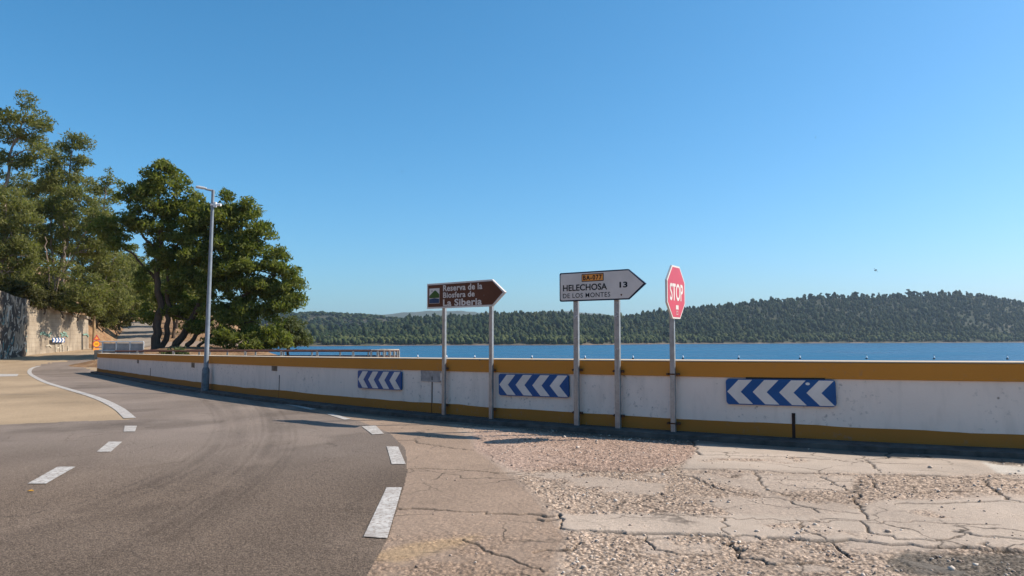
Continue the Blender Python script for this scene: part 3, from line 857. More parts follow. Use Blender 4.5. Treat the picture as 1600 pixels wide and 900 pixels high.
for i, (px, s) in enumerate(RT):
    k = i % 4
    o = protos[k] if k not in used else copy_tree(protos[k]); used.add(k)
    X, Y, Z = hill_z(np.array([float(px)]), np.array([1.0]))
    o.location = (X[0], Y[0] + 6 * math.sin(i * 2.3), Z[0] - 1.6 - 1.2 * (i % 3 == 1)); o.scale = (s * (1.35 + .3 * (i % 2)), s * (1.35 + .3 * (i % 2)), s * (1.22 + .15 * (i % 3))); o.rotation_euler = (0, 0, i * 1.7)
    lb = 'small dark pine standing in the row along the crest of the far hill'
    if px == 1419: lb = 'tallest dark pine rising above the crest of the far hill'
    if px == 1258: lb = 'rounded dark pine standing alone at the left of the crest row'
    tag(o, lb, 'pine tree', 'pines along the crest of the far hill')

# ------------------------------------------------------------------ buoys
def buoy():
    r = empty('buoy', (0, 0, 0), 0, 'small white buoy floating in the line across the blue lake', 'buoy', 'buoys strung across the lake')
    MB().lathe([(.05, -.35), (.42, -.2), (.5, .12), (.42, .3)], 12).build('float', M['black'], r, True)
    MB().lathe([(.42, .3), (.40, .7), (.24, 1.15), (.05, 1.3)], 12).build('body', M['paint_white_metal'], r, True)
    MB().tube([(0, 0, 1.2), (0, 0, 2.1)], .06, 6).build('mast', M['black'], r)
    return r
by = None
for px, py in ((652.6, 559.3), (697.6, 560), (741.5, 560), (831, 560.3), (914, 560.6), (989, 560.7), (1067, 560.6), (1154, 560.8), (1250, 560.9), (1354, 561.2), (1459.5, 561.4), (1574, 561.6), (1690, 561.9)):
    d = ray(px, py); tt = (ZW - CAM[2]) / d[2]; q = CAM + d * tt
    by = buoy() if by is None else copy_tree(by)
    by.location = (q[0], q[1], ZW + .25)

# ------------------------------------------------------------------ walkway with railings beyond the parapet
vw = empty('walkway', (-16, 52, -.5), 0, 'narrow jutting walkway with brown rails and pale posts behind the parapet', 'walkway')
def L(v): return Vector(v) - Vector(vw.location)
dz = -.42
MB().box(L((-18.1, 52.2, dz - .15)), (17.4, 3.4, .3)).build('deck', M['kerb'], vw)
MB().lathe([(1.69, -.3), (1.7, 0)], 28, c=L((-9.4, 52.2, dz))).build('round_end', M['kerb'], vw)
for X in (-10.5, -15, -21): MB().box(L((X, 52.2, -8)), (.8, 2.2, 15)).build('pier', M['kerb'], vw)
arc = [(-9.4 + 1.6 * math.sin(a), 52.2 - 1.6 * math.cos(a)) for a in np.linspace(0, math.pi, 13)]
line = [(-26.5, 50.6)] + [(x, 50.6) for x in np.arange(-25, -9.9, 2.4)] + arc + [(x, 53.8) for x in np.arange(-10.2, -27, -2.0)]
for h, r in ((1.0, .055), (.62, .035), (.3, .035)):
    mb = MB(); mb.tube([L((x, y, dz + h)) for x, y in line], r, 8); mb.build('rail', M['rail_brown'], vw)
mb = MB(); mb.tube([L((x, y, dz + 1.0 + .075)) for x, y in line[8:21]], .03, 8); mb.build('handrail_cap', M['rail_pale'], vw)
for i, (x, y) in enumerate(line[1:]):
    mb = MB(); p = L((x, y, dz)); wdt = .13 if y < 51.5 else .10
    mb.box(p + Vector((0, 0, .51)), (wdt, .10, 1.02)); mb.build('post', M['rail_pale'], vw)

# ------------------------------------------------------------------ road signs in front of the parapet
def post(mb, x, y0, z0, z1, wx=.08, wy=.045, t=0):
    mb.box((x, y0, (z0 + z1) / 2), (wx, wy, z1 - z0))
def arrow_outline(x0, x1, xt, z0, z1, inset=0.0, r=.03):
    zc = (z0 + z1) / 2; i = inset
    k = math.hypot(xt - x1, (z1 - z0) / 2) / ((z1 - z0) / 2)
    tip = xt - i * k
    s = i * (math.hypot(xt - x1, (z1 - z0) / 2) - (xt - x1)) / ((z1 - z0) / 2)
    pts = [(x1 + s - i * .0, z0 + i), (tip, zc), (x1 + s, z1 - i)]
    for cx, cz, a0 in ((x0 + i + r, z1 - i - r, 90), (x0 + i + r, z0 + i + r, 180)):
        for kk in range(5):
            a = R(a0 + 90 * kk / 4); pts.append((cx + r * math.cos(a), cz + r * math.sin(a)))
    return pts
def sign_frame(pxa, pxb, off):
    A, _, _ = wall_pt(pxa, off); B, _, _ = wall_pt(pxb, off)
    d = (B - A); d.z = 0; Ln = d.length
    return A, B, math.atan2(d.y, d.x), Ln
def local_x(px, py, A, B, rz):
    q = on_plane(px, py, A, B); d = Vector((math.cos(rz), math.sin(rz), 0))
    return (q - A).dot(d), q.z - A.z

# white direction sign
A, B, rz, Ln = sign_frame(901, 965, .10)
ds = empty('direction_sign', A, rz, 'white arrow sign with black lettering and orange road number on two steel posts', 'road sign')
x0, _ = local_x(878, 450, A, B, rz); x1, _ = local_x(985, 445, A, B, rz); xt, _ = local_x(1012, 443, A, B, rz)
_, zl0 = local_x(878, 472, A, B, rz); _, zl1 = local_x(878, 428, A, B, rz); _, zr0 = local_x(985, 468, A, B, rz); _, zr1 = local_x(985, 420, A, B, rz)
z0, z1 = (zl0 + zr0) / 2, (zl1 + zr1) / 2
print('white sign', x0, x1, xt, z0, z1, Ln, (zl0, zr0, zl1, zr1))
yf = -.075
mb = MB(); mb.prism(arrow_outline(x0, x1, xt, z0, z1, 0), yf, yf + .045); mb.build('sign_panel', M['sign_navy'], ds, False, .004)
mb = MB(); mb.prism(arrow_outline(x0, x1, xt, z0, z1, .022), yf - .002, yf + .01); mb.build('sign_face', M['sign_white'], ds)
W_, H_ = xt - x0, z1 - z0
def fx(f): return x0 + f * W_
def fz(f): return z0 + f * H_
# fractions measured on the photograph (sign runs 878..1012)
mb = MB(); mb.prism(rrect(fx(.275), fz(.655), fx(.535), fz(.915), .006), yf - .004, yf); mb.build('number_border', M['black'], ds)
mb = MB(); mb.prism(rrect(fx(.284), fz(.68), fx(.526), fz(.89), .004), yf - .006, yf); nbp = mb.build('number_plate', M['sign_orange'], ds)
text('lettering', 'BA-077', fx(.294), fz(.70), fx(.516), fz(.872), yf - .0075, M['black'], ds, .032, 1.22)
text('lettering', 'HELECHOSA', fx(.045), fz(.355), fx(.575), fz(.575), yf - .004, M['black'], ds, .024)
text('lettering', 'DE LOS MONTES', fx(.045), fz(.115), fx(.61), fz(.275), yf - .004, M['black'], ds, .006, 1.10)
text('lettering', '13', fx(.715), fz(.395), fx(.805), fz(.59), yf - .004, M['black'], ds, .035)
mb = MB(); hx_, hz_ = fx(.735), fz(.12)
mb.prism([(hx_, hz_), (hx_ + .016, hz_ + .02), (hx_ + .014, hz_ + .032), (hx_ + .005, hz_ + .034), (hx_, hz_ + .028), (hx_ - .005, hz_ + .034), (hx_ - .014, hz_ + .032), (hx_ - .016, hz_ + .02)], yf - .005, yf)
mb.build('heart_sticker', M['rust'], ds)
for i, xx in enumerate((0.0, Ln)):
    mb = MB(); post(mb, xx, -.005, .02, z1 - .06, .095, .05)
    p_ = mb.build('post', M['steel'], ds, False, .006)
    for zz, hh in ((z0 - .045, .035), (z0 - .24, .10), (z0 - .62, .02), (z0 - .80, .04)):
        mb = MB(); mb.box((xx + .002, -.0315, zz), (.06 if hh < .08 else .081, .003, hh)); mb.build('sticker', M['torn'], p_)
    for zz in (1.02, .30):
        mb = MB(); mb.box((xx, .03, zz), (.20, .012, .04)); mb.tube([(xx + .085, .03, zz), (xx + .085, -.01, zz)], .014, 8); mb.tube([(xx - .085, .03, zz), (xx - .085, -.01, zz)], .014, 8)
        mb.build('wall_clamp', M['rust'], p_)

# brown sign
A, B, rz, Ln = sign_frame(694.5, 768, .10)
bs = empty('tourist_sign', A, rz, 'brown arrow sign with white lettering and landscape emblem on two steel posts', 'road sign')
x0, _ = local_x(671.5, 465, A, B, rz); x1, _ = local_x(773, 457, A, B, rz); xt, _ = local_x(793.5, 455.5, A, B, rz)
_, zl0 = local_x(672, 484, A, B, rz); _, zl1 = local_x(672, 445, A, B, rz); _, zr0 = local_x(773, 477.5, A, B, rz); _, zr1 = local_x(773, 435.5, A, B, rz)
z0, z1 = (zl0 + zr0) / 2, (zl1 + zr1) / 2
print('brown sign', x0, x1, xt, z0, z1, Ln, (zl0, zr0, zl1, zr1))
W_, H_ = xt - x0, z1 - z0
mb = MB(); mb.prism(arrow_outline(x0, x1, xt, z0, z1, 0, .01), yf, yf + .05); mb.build('sign_panel', M['sign_white'], bs, False, .004)
mb = MB(); mb.prism(arrow_outline(x0, x1, xt, z0, z1, .033, .01), yf - .002, yf + .01); mb.build('sign_face', M['sign_brown'], bs)
text('lettering', 'Reserva de la', fx(.225), fz(.66), fx(.73), fz(.90), yf - .004, M['sign_white'], bs, .026, 1.06)
text('lettering', 'Biosfera de', fx(.225), fz(.395), fx(.635), fz(.62), yf - .004, M['sign_white'], bs, .026, 1.06)
text('lettering', 'La Siberia', fx(.225), fz(.075), fx(.725), fz(.345), yf - .004, M['sign_white'], bs, .028, 1.05)
ex0, ex1, ez0, ez1 = fx(.035), fx(.175), fz(.20), fz(.80)
em = empty('emblem', (0, 0, 0)); em.parent = bs
mb = MB(); mb.prism(rrect(ex0, ez0, ex1, ez1, .004), yf - .004, yf); mb.build('emblem_ground', M['sign_white'], em)
ew, eh = ex1 - ex0, ez1 - ez0
mb = MB(); mb.prism([(ex0 + .02 * ew, ez0 + .36 * eh), (ex1 - .02 * ew, ez0 + .36 * eh), (ex1 - .02 * ew, ez0 + .60 * eh), (ex0 + .72 * ew, ez0 + .80 * eh), (ex0 + .58 * ew, ez0 + .87 * eh), (ex0 + .44 * ew, ez0 + .80 * eh), (ex0 + .02 * ew, ez0 + .52 * eh)], yf - .006, yf); mb.build('hill_print', M['green'], em)
mb = MB(); mb.prism([(ex0 + .02 * ew, ez0 + .02 * eh), (ex1 - .02 * ew, ez0 + .02 * eh), (ex1 - .02 * ew, ez0 + .30 * eh), (ex0 + .5 * ew, ez0 + .35 * eh), (ex0 + .02 * ew, ez0 + .30 * eh)], yf - .0065, yf); mb.build('water_print', M['blueprint'], em)
mb = MB(); mb.lathe([(.0, 0), (.016, 0)], 10); 
mb = MB(); mb.prism([(ex0 + .27 * ew + .013 * math.cos(a), ez0 + .83 * eh + .013 * math.sin(a)) for a in np.linspace(0, 2 * math.pi, 10, endpoint=False)], yf - .0065, yf); mb.build('dot_print', M['black'], em)
mb = MB(); mb.box((fx(.75), yf - .004, fz(.42)), (.025, .003, .03)); mb.build('sticker', simple('grey_sticker', (.16, .09, .07), .6, 0, .3, 60), bs)
for xx in (0.0, Ln):
    mb = MB(); post(mb, xx, -.005, .02, z1 - .06, .08, .05)
    p_ = mb.build('post', M['steel'], bs, False, .005)
    for zz in (1.0, .28): MB().box((xx, .03, zz), (.17, .012, .04)).build('wall_clamp', M['rust'], p_)

# stop sign, turned to the traffic from the right
P, n_, d_ = wall_pt(1050.5, .10)
SA = R(58.7)
ss = empty('stop_sign', P, 0, 'red octagonal STOP sign with white rim turned sideways on a slim post', 'stop sign')
zc = at(1051.5, 457, P.y).z - P.z
pl = empty('sign_plate', (0.005, -.0, zc)); pl.parent = ss; pl.rotation_euler = (0, 0, SA)
aL = .415
def octo(a): return [(a / math.cos(R(22.5)) * math.cos(R(22.5 + 45 * k)), a / math.cos(R(22.5)) * math.sin(R(22.5 + 45 * k))) for k in range(8)]
mb = MB(); mb.prism(octo(aL), -.07, -.035); mb.build('sign_panel', M['sign_white'], pl, False, .004)
mb = MB(); mb.prism(octo(aL - .026), -.072, -.05); mb.build('sign_face', M['sign_red'], pl)
text('lettering', 'STOP', -.305, -.135, .305, .135, -.0745, M['sign_white'], pl, .02)
mb = MB(); mb.box((.02, -.0735, -.235), (.12, .003, .065)); mb.build('sticker', M['sign_white'], pl)
mb = MB()
for bx_, bz_, bw_, bh_ in ((.02, -.295, .075, .008), (.02, -.345, .075, .008), (-.0135, -.32, .008, .05), (.0535, -.32, .008, .05)): mb.box((bx_, -.0735, bz_), (bw_, .003, bh_))
mb.build('sticker', M['sign_white'], pl)
mb = MB(); post(mb, 0, 0, .02, zc + .3, .08, .045); pst = mb.build('post', M['steel'], ss, False, .005)
pst.rotation_euler = (0, 0, math.atan2(d_.y, d_.x))
for zz in (.98, .22):
    mb = MB(); mb.box((0, .03, zz), (.19, .014, .035)); mb.box((0, -.024, zz), (.085, .008, .022)); mb.tube([(.085, .04, zz), (.085, -.03, zz)], .02, 8); mb.tube([(-.085, .04, zz), (-.085, -.03, zz)], .016, 8)
    mb.build('wall_clamp', M['rust'], pst)

# chevron boards on the parapet
def chevron(corners, n, point, label, parentless=True, plane=None, off=.05):
    (xa, ya0, ya1), (xb, yb0, yb1) = corners
    if plane is None:
        A, _, _ = wall_pt(xa, off); B, _, _ = wall_pt(xb, off)
    else: A, B = plane
    d = B - A; d.z = 0; rz = math.atan2(d.y, d.x)
    Wd = d.length
    za = on_plane(xa, (ya0 + ya1) / 2, A, B).z; zb = on_plane(xb, (yb0 + yb1) / 2, A, B).z
    ha = abs(on_plane(xa, ya0, A, B).z - on_plane(xa, ya1, A, B).z); hb = abs(on_plane(xb, yb0, A, B).z - on_plane(xb, yb1, A, B).z)
    H = (ha + hb) / 2; print(label, 'W', Wd, 'H', ha, hb, za, zb)
    mid = (A + B) / 2
    o = empty('chevron_sign', (mid.x, mid.y, (za + zb) / 2), rz, label, 'chevron sign')
    o.rotation_euler = (0, -math.atan2(zb - za, Wd), rz)
    mb = MB(); mb.prism(rrect(-Wd / 2, -H / 2, Wd / 2, H / 2, .05 if H > .3 else .03), -.004, .03); mb.build('sign_panel', M['sign_blue'], o)
    h = H / 2 - .014; p = Wd / n; bw = .52 * p
    for k in range(n):
        xl = -Wd / 2 + .018 + k * (Wd - .03) / n
        s = 1
        st = h * .98 if h * .98 + bw < Wd else h
        pts = [(xl, 0), (xl + st, -h), (xl + st + bw, -h), (xl + bw, 0), (xl + st + bw, h), (xl + st, h)]
        lim = Wd / 2 - .014
        pts = [(min(x, lim), z) for x, z in pts]
        if point == 'right': pts = [(-x, z) for x, z in pts][::-1]
        mb = MB(); mb.prism(pts, -.006, 0.0); mb.build('chevron', M['sign_white'], o)
    for xx in (-Wd * .33, Wd * .33): MB().box((xx, .032, 0), (.05, .03, H * .8)).build('bracket', M['steel'], o)
    return o, Wd, H
c1, W1, H1 = chevron([(1133, 591, 632), (1303.5, 594, 635.5)], 4, 'left', 'largest blue and white chevron board below the coping at the right, with a white splash')
mb = MB(); mb.prism([(.40 + .03 * math.cos(a), H1 * .34 + .02 * math.sin(a)) for a in np.linspace(0, 6.283, 10, endpoint=False)], -.0065, 0); mb.build('splash', M['litter'], c1)
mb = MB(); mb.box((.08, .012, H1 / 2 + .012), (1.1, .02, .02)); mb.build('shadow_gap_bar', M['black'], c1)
chevron([(779.5, 583.5, 618), (888, 586, 621)], 4, 'left', 'middle blue and white chevron board between the brown and the white sign posts')
chevron([(560, 578.5, 606.5), (627.5, 580.5, 609.5)], 4, 'left', 'smaller looking blue and white chevron board left of the brown sign')

# litter and leaves
for (px, py, s, lb) in ((1213, 687, .05, 'small white scrap of litter lying on the kerb below the large chevron board'), (703, 656, .09, 'flat white scrap lying in the shade below the brown sign')):
    q = ground_at(px, py); q.z += KH if px > 1000 else .0
    mb = MB(); mb.add([q + Vector((math.cos(a) * s * (1 + .4 * math.sin(3 * a)), math.sin(a) * s * .8, .012 + .02 * (math.sin(2 * a) > 0))) for a in np.linspace(0, 6.28, 9)[:-1]] + [q + Vector((math.cos(a) * s, math.sin(a) * s * .8, .002)) for a in np.linspace(0, 6.28, 9)[:-1]],
        [tuple(range(8))] + [(i, (i + 1) % 8, 8 + (i + 1) % 8, 8 + i) for i in range(8)])
    tag(mb.build('paper_scrap', M['litter']), lb, 'litter')
q = ground_at(47, 770)
mb = MB(); mb.add([(q.x - .03, q.y, q.z + .008), (q.x, q.y - .02, q.z + .014), (q.x + .035, q.y + .005, q.z + .01), (q.x, q.y + .025, q.z + .018)], [(0, 1, 2), (0, 2, 3)])
lf = mb.build('leaf', simple('yellow_dry_leaf', (.55, .28, .04), .7)); tag(lf, 'single yellow leaf lying on the asphalt near the left edge', 'leaf')
md = lf.modifiers.new('thick', 'SOLIDIFY'); md.thickness = .004

# ------------------------------------------------------------------ street lamp
q = ground_at(322, 612); Pl, nl, dl = wall_pt(322.5, .22)
lamp = empty('street_lamp', (Pl.x, Pl.y, Pl.z), 0, 'tall grey street lamp with one flat arm standing against the parapet', 'street lamp')
top = at(333, 297, Pl.y); lean = top.x - Pl.x; hT = top.z - Pl.z
print('lamp', hT, lean)
def lp(f, z): return Vector((lean * (z / hT) * f, 0, z))
mb = MB(); mb.tube([lp(1, .0), lp(1, .05), lp(1, .75), lp(1, .82)], [.135, .125, .115, .085], 14); mb.build('base', simple('dark_lamp_foot_paint', (.17, .185, .20), .6, .1, .3, 5), lamp, True)
mb = MB(); mb.tube([lp(1, .78), lp(1, 2.0), lp(1, hT)], [.075, .07, .048], 14); mb.build('pole', M['pole_paint'], lamp, True)
tip = at(306, 292.5, Pl.y - .25) - Vector(lamp.location); tp = lp(1, hT - .02)
v = tip - tp
mb = MB(); mb.tube([tp, tp + v * .45], [.04, .032], 10); mb.build('arm', M['pole_paint'], lamp, True)
hd = empty('lamp_head', tp + v * .70); hd.parent = lamp
hd.rotation_euler = (0, math.asin(-v.normalized().z) , math.atan2(v.y, v.x))
mb = MB(); mb.box((0, 0, 0.02), (v.length * .62, .17, .045)); mb.box((-.0, 0, .05), (v.length * .4, .08, .03)); mb.build('housing', M['steel_light'], hd, False, .012)
mb = MB(); mb.box((.03, 0, -.008), (v.length * .42, .13, .012)); mb.build('lens', M['sign_white'], hd)
zc_ = at(334, 320, Pl.y).z - Pl.z; bp = lp(1, zc_)
cb = empty('camera_unit', bp); cb.parent = lamp
mb = MB(); mb.box((.09, -.02, 0), (.09, .10, .17)); mb.tube([(.0, 0, -.03), (.0, 0, .03)], .075, 12); mb.build('junction_box', M['paint_white_metal'], cb, False, .01)
mb = MB(); mb.tube([(.12, -.03, .0), (.19, -.04, .0)], .02, 8); mb.tube([(.17, -.04, .0), (.30, -.06, -.015)], .045, 12); mb.build('camera_body', M['paint_white_metal'], cb, True)

# ------------------------------------------------------------------ retaining wall on the left
def concrete_mat():
    t = NT('stained_concrete')
    streak = t.noise(1.0, 6, .65, vec=t.scaled((1.6, 1.6, .22))); n = t.noise(.8, 6, .6)
    c = t.ramp(n, [(.3, (.25, .20, .145)), (.7, (.43, .36, .27))])
    c = t.mix(t.ramp(streak, [(.48, 0.0), (.68, .75)]), c, (.13, .105, .08))
    z = t.xyz()[2]
    wv = t.n('TexWave', wave_type='BANDS', bands_direction='Z'); t.set(wv.inputs['Vector'], t.co()); wv.inputs['Scale'].default_value = .9; wv.inputs['Distortion'].default_value = .6; wv.inputs['Detail'].default_value = 2
    c = t.mix(t.ramp(wv.outputs['Fac'], [(.0, .28), (.12, 0.0)]), c, (.16, .13, .10))
    t.bump(t.noise(6, 6, .7), .5, .05)
    return t.done(c, .92)
M['concrete'] = concrete_mat()
def mural_mat():
    t = NT('graffiti_covered_concrete')
    v1 = t.noise(1.0, 4, .6, vec=t.scaled((1.2, 1.2, .5)), dist=2.2); v2 = t.noise(1.0, 3, .55, vec=t.scaled((2.2, 2.2, 1.0)), dist=1.5)
    v3 = t.noise(1.4, 4, .6, vec=t.scaled((1, 1.2, .8)), dist=1.0)
    c = t.ramp(t.noise(.8, 5), [(.3, (.20, .15, .10)), (.7, (.38, .31, .23))])
    c = t.mix(t.ramp(v1, [(.455, 0.0), (.495, .92)]), c, (.04, .034, .031))  # near-black patches: black graffiti plus dappled tree shade painted into the colour
    c = t.mix(t.ramp(v2, [(.585, 0.0), (.62, .9)]), c, (.46, .42, .35))
    c = t.mix(t.ramp(v3, [(.62, 0.0), (.65, .8)]), c, (.07, .19, .20))
    t.bump(t.noise(4, 6, .7), .7, .08)
    return t.done(c, .9)
M['mural'] = mural_mat()
rw = empty('retaining_wall', (-39.2, 60, 0), 0, 'high stained concrete retaining wall with graffiti at the left edge', 'retaining wall')
def wall_panel(name, Y0, Y1, xf, mat, thick=.9, dtop=0.0, steps=24):
    ysx = np.linspace(Y0, Y1, steps); mb = MB()
    o = Vector(rw.location); vs, fs = [], []
    for y in ysx:
        zt_ = float(WTOP(y)) + dtop + .05 * math.sin(y * 2.1) ; zb = float(gz(y)) - .5
        for x, z in ((xf, zb), (xf - .18, zt_), (xf - thick, zt_), (xf - thick, zb)): vs.append((x - o.x, y - o.y, z - o.z))
    for i in range(steps - 1):
        for k in range(4): fs.append((i * 4 + k, i * 4 + (k + 1) % 4, (i + 1) * 4 + (k + 1) % 4, (i + 1) * 4 + k))
    fs += [(0, 1, 2, 3), tuple(range((steps - 1) * 4 + 3, (steps - 1) * 4 - 1, -1))]
    return mb.add(vs, fs).build(name, mat, rw)
wall_panel('plain_wall', 60.9, 70.2, -39.2, M['concrete'])
g_ = wall_panel('graffiti_wall', 40, 60.6, -38.75, M['mural'], 1.3); tag(g_, 'rough wall section covered in smeared graffiti')
wall_panel('buttress', 60.5, 61.1, -38.9, M['concrete'], 1.0, .03, 3)
mb = MB(); o = Vector(rw.location)
ysx = np.linspace(60.8, 70.3, 26)
vs, fs = [], []
for y in ysx:
    z = float(WTOP(y)) + .05 * math.sin(y * 2.1) + .0
    for x, zz in ((-39.24, z - .16), (-39.24, z + .06), (-40.1, z + .06), (-40.1, z - .16)): vs.append((x - o.x, y - o.y, zz + .003))
for i in range(25):
    for k in range(4): fs.append((i * 4 + k, i * 4 + (k + 1) % 4, (i + 1) * 4 + (k + 1) % 4, (i + 1) * 4 + k))
fs += [(0, 1, 2, 3), (103, 102, 101, 100)]
mb.add(vs, fs).build('coping', M['concrete'], rw)
WA, WB = Vector((-39.16, 60.9, 0)), Vector((-39.16, 70.2, 0))
def wpt(px, py):
    q = on_plane(px, py, WA, WB); return q
def stroke(name, pts, wd, mat):
    mb = MB(); Q = [wpt(*p) - o for p in pts]
    vs, fs = [], []
    for i, q in enumerate(Q):
        tdir = (Q[min(i + 1, len(Q) - 1)] - Q[max(i - 1, 0)]).normalized(); nn = Vector((0, -tdir.z, tdir.y))
        for s_ in (-1, 1):
            qq = q + nn * wd * s_ / 2; qq.x = 0.005 + .04 - .18 * ((qq.z - (-.3)) / 5.0) + .0; vs.append(qq)
    fs = [(2 * i, 2 * i + 1, 2 * i + 3, 2 * i + 2) for i in range(len(Q) - 1)]
    return mb.add(vs, fs).build(name, mat, rw)
M['teal'] = simple('faded_teal_spray', (.20, .31, .25), .8, 0, .35, 4); M['cream'] = simple('cream_spray', (.48, .42, .32), .8, 0, .35, 4)
for pts in ([(64, 523), (70, 519), (76, 524), (82, 520)], [(65, 520), (74, 523), (80, 526)], [(96, 520), (101, 524), (106, 521), (100, 519)], [(97, 525), (104, 523), (108, 526)], [(131, 523), (137, 522), (140, 526)]):
    stroke('graffiti_stroke', pts, .15, M['teal'])
for pts in ([(88, 537), (88, 550)], [(88, 538), (93, 537), (93, 543), (88, 544)], [(95, 551), (95, 538), (99, 538), (99, 550)], [(73, 541), (78, 539), (82, 543)], [(107, 540), (107, 549)]):
    stroke('graffiti_stroke', pts, .13, M['cream'])
chevron([(79.2, 527.7, 535), (98.6, 528, 535)], 4, 'right', 'tiny blue and white chevron board pointing right on the stained retaining wall', plane=(wpt(79.2, 531) + Vector((.14, 0, 0)), wpt(98.6, 531) + Vector((.14, 0, 0))))

# timber post and works sign at the end of the retaining wall
Pq = Vector((at(146.5, 520, 69.3).x, 69.3, float(gz(69.3))))
tp_ = empty('timber_post', Pq, 0, 'tall pale timber post at the right end of the retaining wall', 'post')
hh = at(146, 491, 69.3).z - Pq.z
mb = MB(); mb.tube([(0, 0, -.3), (.02, 0, hh * .5), (-.03, 0, hh)], [.14, .125, .11], 10); mb.build('shaft', M['wood'], tp_, True)
mb = MB(); mb.tube([(-.03, 0, hh - .02), (-.03, 0, hh + .04)], [.12, .06], 10); mb.build('top_cap', M['rail_pale'], tp_, True)
Ps = Vector((at(150.5, 540, 66.0).x, 66.0, float(gz(66.0))))
os_ = empty('works_sign', Ps, R(42), 'round yellow and red road works sign below a small triangle beside the timber post', 'road sign')
zc_ = at(150.5, 537.5, 66).z - Ps.z
def disc(r, n=24): return [(r * math.cos(a), zc_ + r * math.sin(a)) for a in np.linspace(0, 2 * math.pi, n, endpoint=False)]
mb = MB(); mb.box((0, .03, (zc_ + .75) / 2), (.07, .04, zc_ + .75)); mb.build('post', M['steel'], os_)
mb = MB(); mb.prism(disc(.30), -.02, .0); mb.build('disc', M['sign_red'], os_)
mb = MB(); mb.prism(disc(.245), -.024, -.01); mb.build('disc_face', M['sign_yellow'], os_)
mb = MB(); mb.box((0, -.026, zc_), (.26, .004, .06)); mb.build('bar', M['rust'], os_)
mb = MB(); mb.prism([(-.28, zc_ + .34), (.28, zc_ + .34), (0, zc_ + .82)], -.02, 0); mb.build('triangle', M['sign_red'], os_)
mb = MB(); mb.prism([(-.17, zc_ + .40), (.17, zc_ + .40), (0, zc_ + .68)], -.024, -.01); mb.build('triangle_face', M['sign_orange'], os_)
mb = MB(); mb.box((0, -.012, zc_ - .46), (.46, .016, .22)); mb.build('lower_plate', M['sign_orange'], os_)

# grey panel fence beside the end of the parapet
Yf = 54.0
fA, fB = Vector((at(160, 545, Yf).x, Yf, 0)), Vector((at(224, 545, Yf).x, Yf, 0))
zb_ = -.5; zt_ = at(190, 534, Yf).z
fe = empty('panel_fence', (fA.x, Yf, zb_), 0, 'grey sheet panel fence with pale pipe frames behind the end of the parapet', 'fence')
Wf = fB.x - fA.x; hf = zt_ - zb_
for i in range(3):
    xa, xb = Wf / 3 * i + .03, Wf / 3 * (i + 1) - .03
    mb = MB(); mb.box(((xa + xb) / 2, .05, hf / 2 - .05), (xb - xa, .03, hf - .12)); mb.build('panel', M['panel_grey'], fe)
for i in range(4):
    mb = MB(); mb.tube([(Wf / 3 * i, 0, -.3), (Wf / 3 * i, 0, hf)], .05, 8); mb.build('post', M['steel_light'], fe)
for zz in (hf, hf * .62):
    mb = MB(); mb.tube([(-.25, 0, zz), (Wf, 0, zz)], .045, 8); mb.build('rail', M['steel_light'], fe)
mb = MB(); mb.box((-.35, .2, .55), (.5, .4, 1.1)); mb.build('end_block', M['concrete'], fe, False, .03)

# uphill road beyond
def strip(name, rows, mat, label, dz=.03):
    mb = MB(); vs = []
    for xl, xr, y in rows:
        for k in range(5): vs.append((xl + (xr - xl) * k / 4, y, float(gz(y)) + dz))
    mb.add(vs, [(i * 5 + k, i * 5 + k + 1, (i + 1) * 5 + k + 1, (i + 1) * 5 + k) for i in range(len(rows) - 1) for k in range(4)])
    return tag(mb.build(name, mat), label, None, None, 'structure')
M['lane'] = simple('pale_old_asphalt', (.27, .225, .18), .95, 0, .2, 1.2)
rows = [(float(RLX(y)) + .3, float(RLX(y)) + 4.9, float(y)) for y in np.arange(71, 128, 2.0)]
strip('uphill_road', rows, M['lane'], 'pale narrow road climbing away under the trees', .05)

# ------------------------------------------------------------------ trees
def leaf_mat(name, a, b_, c_, trans=.35):
    t = NT(name)
    g = t.n('NewGeometry').outputs['Random Per Island']
    n1 = t.noise(.45, 3, .6)
    c = t.ramp(t.math('ADD', t.math('MULTIPLY', g, .6), t.math('MULTIPLY', n1, .5)), [(.15, a), (.55, b_), (.95, c_)])
    d = t.n('BsdfTranslucent'); t.set(d.inputs[0], t.mix(1.0, c, (1.25, 1.35, .6), 'MULTIPLY'))
    m = t.n('MixShader'); m.inputs[0].default_value = trans
    t.done(c, .6, 0, .12)
    t.t.links.new(t.b.outputs[0], m.inputs[1]); t.t.links.new(d.outputs[0], m.inputs[2])
    t.t.links.new(m.outputs[0], t.t.nodes['Material Output'].inputs['Surface'])
    return t.m
M['leaf_dark'] = leaf_mat('deep_green_leaves', (.062, .090, .020), (.148, .170, .042), (.250, .246, .074), .5)
M['leaf_olive'] = leaf_mat('olive_eucalyptus_leaves', (.080, .094, .031), (.175, .180, .064), (.270, .260, .108), .5)
M['leaf_pale'] = leaf_mat('pale_acacia_leaves', (.060, .075, .03), (.105, .12, .05), (.16, .17, .075))
M['leaf_shrub'] = leaf_mat('brown_green_shrub_leaves', (.040, .042, .014), (.075, .075, .025), (.12, .105, .04))
def bark(name, a, b_):
    t = NT(name)
    c = t.ramp(t.noise(2, 6, .65, vec=t.scaled((3, 3, .6))), [(.3, a), (.7, b_)])
    t.bump(t.noise(5, 5, .7, vec=t.scaled((3, 3, .5))), .7, .04)
    return t.done(c, .95)
M['bark'] = bark('dark_bark', (.045, .032, .024), (.12, .085, .06))
M['bark_pale'] = bark('peeling_pale_bark', (.14, .09, .06), (.38, .31, .25))
